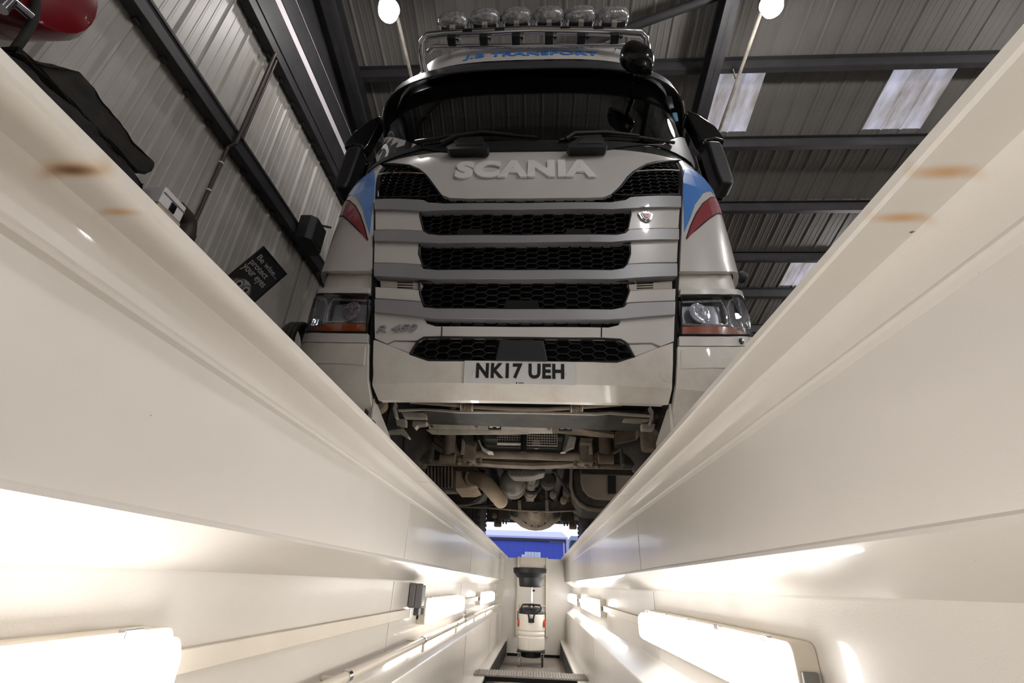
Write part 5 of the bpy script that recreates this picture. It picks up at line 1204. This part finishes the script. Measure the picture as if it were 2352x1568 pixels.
TR.add(MB().tube([D(1345, 700, 5.9), D(1347, 770, 6.2), D(1349, 850, 6.4)], .018, 8), 'cable_drop', VOID, smooth=True)
# exhaust silencer and tail pipe (left)
pts = [D(680, 590, 4.25), D(830, 585, 4.25), D(835, 640, 4.25), D(810, 690, 4.25), D(850, 725, 4.25), D(800, 745, 4.25), D(690, 745, 4.25), D(680, 740, 4.25)]
sil = TR.add(MB().prism(pts, (0, .5, 0)), 'silencer', EXH, bevel=.03, seg=3)
tp = TR.add(MB().tube([D(780, 655, 4.35), D(830, 665, 4.22), D(880, 685, 4.15), D(925, 720, 4.10), D(965, 765, 4.08), D(1000, 810, 4.06), D(1016, 830, 4.08), D(1022, 838, 4.14), D(1024, 838, 4.24)], [.062, .062, .064, .064, .062, .060, .059, .058, .056], 22), 'tail_pipe', EXH, smooth=True, angle=60)
TR.add(MB().lathe(D(815, 662, 4.24), D(870, 680, 4.12)-D(815, 662, 4.24), [(0, .074), (.012, .080), (.028, .080), (.034, .07)], 22), 'pipe_clamp', GRIME, tp, smooth=True)
lo = [(610, 765), (800, 770), (830, 750), (870, 730), (905, 770), (880, 815), (820, 850), (760, 862), (620, 866)]
TR.add(MB().prism([D(a_, b_, 4.9) for a_, b_ in lo], (0, .5, .05)), 'battery_box', GRIMED, bevel=.02)
TR.add(MB().tube([D(x, y, 4.88) for x, y in ((905, 735), (912, 770), (890, 815), (845, 850), (780, 866), (640, 870))], .012, 8), 'box_edge', GRIME, smooth=True)
TR.add(MB().prism([D(a_, b_, 4.6) for a_, b_ in ((600, 748), (800, 752), (785, 775), (620, 775))], (0, .1, 0)), 'box_bracket', GALV, bevel=.004)
TR.add(MB().tube([D(x, y, 5.2) for x, y in ((640, 862), (760, 872), (850, 868), (920, 866), (985, 858))], .012, 8), 'spiral_hose', RUBBER, smooth=True)
# fuel tank (right)
ft = [(1530, 600), (1528, 720), (1545, 790), (1580, 840), (1640, 875), (1720, 885), (2000, 885), (2000, 600)]
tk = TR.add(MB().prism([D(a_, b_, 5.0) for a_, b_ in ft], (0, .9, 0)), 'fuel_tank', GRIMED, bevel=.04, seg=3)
fi = [(1590, 605), (1588, 700), (1605, 760), (1640, 800), (1690, 825), (1760, 832), (1990, 835), (1990, 605)]
TR.add(MB().prism([D(a_, b_, 4.98) for a_, b_ in fi], (0, .06, 0)), 'tank_end', mat('tank_dust', L((128, 116, 102)), .6, var=.1, dirt=L((90, 80, 70)), damt=.4), tk, bevel=.02)
TR.add(MB().prism([D(a_, b_, 4.96) for a_, b_ in ((1785, 605), (1840, 605), (1842, 782), (1786, 782))], (0, .04, 0)), 'tank_slot', VOID, tk, bevel=.005)
TR.add(MB().tube([D(x, y, 4.99) for x, y in ((1522, 610), (1520, 730), (1536, 800), (1575, 856), (1640, 895), (1720, 905), (1960, 908))], .016, 8), 'tank_strap', GRIME, tk, smooth=True)
# rear crossmember with bright lower edge and straps
cm = [(700, 866), (905, 872), (1000, 860), (1060, 830), (1150, 838), (1360, 842), (1450, 838), (1500, 845), (1760, 890), (1760, 908), (1620, 902), (1360, 912), (1250, 908), (1130, 902), (920, 884), (700, 880)]
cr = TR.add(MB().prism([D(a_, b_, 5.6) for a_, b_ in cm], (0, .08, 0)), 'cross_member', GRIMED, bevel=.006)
TR.add(MB().tube([D(x, y, 5.58) for x, y in ((700, 878), (920, 882), (1130, 902), (1250, 908), (1360, 912), (1620, 902), (1760, 906))], .010, 8), 'lower_edge', GRIME, cr, smooth=True)
for x in (1155, 1350):
    TR.add(MB().prism([D(x-13, 830, 5.56), D(x+10, 830, 5.56), D(x+14, 908, 5.56), D(x-10, 906, 5.56)], (0, .02, 0)), 'hanger_strap', GRIME, cr, bevel=.003)
for x, y in ((1470, 830), (1490, 790), (1395, 790)):
    c = D(x, y, 5.5); TR.add(MB().lathe((c[0], 5.45, c[2]), (0, 1, 0), [(0, .02), (.01, .04), (.12, .04)], 14), 'valve', GRIME, cr, smooth=True)
# rear axle
YR = 7.2; c = D(1268, 945, YR); dz_ = D(1268, 1055, YR)[2]; rb_ = .30
zc = .49; cxx = c[0]
ho = [(-.62, .10), (-.42, .10), (-.34, .11), (-.28, .15), (-.20, .21), (-.10, .245), (0, .255), (.10, .245), (.20, .21), (.28, .15), (.34, .11), (.42, .10), (.62, .10)]
ax = TR.add(MB().lathe((cxx, YR, zc+.02), (1, 0, 0), ho, 28), 'rear_axle', GRIME, smooth=True, angle=60)
TR.add(MB().lathe((cxx, YR-.10, zc+.02), (0, -1, 0), [(0, .235), (.06, .235), (.07, .20), (.13, .15), (.22, .10), (.30, .075)], 26), 'differential_cover', GRIME, ax, smooth=True)
for i in range(14):
    an = math.pi*2*i/14; TR.add(MB().lathe((cxx+.215*math.cos(an), YR-.155, zc+.02+.215*math.sin(an)), (0, -1, 0), [(0, .012), (.018, .012)], 8), 'bolt', GRIMED, ax)
for s in (-1, 1):
    TR.add(MB().box((cxx+s*.46-.07, 6.95, .55), (cxx+s*.46+.07, 7.1, .90)), 'suspension_arm', GRIME, bevel=.015)
    TR.add(MB().box((cxx+s*.44-.09, 6.88, .35), (cxx+s*.44+.09, 7.05, .52)), 'spring_seat', GRIMED, bevel=.02)
    TR.add(MB().lathe((cxx+s*.28, 7.28, .50), (0, 1, 0), [(-.25, .04), (-.23, .085), (-.05, .095), (.02, .08)], 18), 'brake_chamber', GRIMED, smooth=True)
    TR.add(MB().box((cxx+s*.52-.05, 6.92, .27), (cxx+s*.52+.05, 7.02, .38)), 'brake_caliper', GRIME, bevel=.012)
    for k_ in range(4): TR.add(MB().lathe((cxx+s*(.40+.04*k_), 6.90, .33), (0, 0, 1), [(-.03, .010), (.03, .012)], 8), 'bolt', GRIMED)
# rear of the chassis: mudguards and fifth wheel tray close the view upwards
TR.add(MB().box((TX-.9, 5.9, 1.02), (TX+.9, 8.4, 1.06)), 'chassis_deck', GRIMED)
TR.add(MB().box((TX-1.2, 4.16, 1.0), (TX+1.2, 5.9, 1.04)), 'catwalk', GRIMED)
for s in (-1, 1):
    pts = [(TX+s*.68, 7.2+.62*math.cos(a_), .49+.62*math.sin(a_)) for a_ in np.linspace(.1, math.pi-.1, 13)]+[(TX+s*.68, 7.2+.60*math.cos(a_), .49+.60*math.sin(a_)) for a_ in np.linspace(math.pi-.1, .1, 13)]
    TR.add(MB().prism(pts, (s*.58, 0, 0)), 'rear_mudguard', VOID)
TR.add(MB().box((TX-.75, 8.15, .47), (TX+.75, 8.25, 1.08)), 'rear_crossmember', GRIMED, bevel=.01)
# ribbed boxes behind the axle and by the bumper corner
for pts, yd, nm in (([(470, 595), (688, 595), (688, 742), (470, 742)], 4.10, 'ribbed_box'), ([(1840, 345), (1985, 330), (1975, 400), (1850, 432)], 3.02, 'ribbed_box')):
    rbx = poly_slab(nm, pts, yd, (0, .12, 0), GRIMED)
    x0_, x1_ = pts[0][0], pts[1][0]
    for i in range(9):
        xx = x0_+(x1_-x0_)*(i+.5)/9
        ya_ = float(np.interp(xx, [x0_, x1_], [pts[0][1], pts[1][1]])); yb_ = float(np.interp(xx, [x0_, x1_], [pts[3][1], pts[2][1]]))
        TR.add(MB().bar(D(xx, ya_, yd-.012), D(xx, yb_, yd-.012), .016, .02, up=(0, 1, 0)), 'rib', GRIME, rbx)
for (px_, py_) in ((842, 946), (858, 971)):
    c = PX(px_, py_, TX-.697); TR.add(MB().box((TX-.699, c[1]-.022, c[2]-.010), (TX-.694, c[1]+.022, c[2]+.010)), 'return_slot', VOID, bevel=.002)
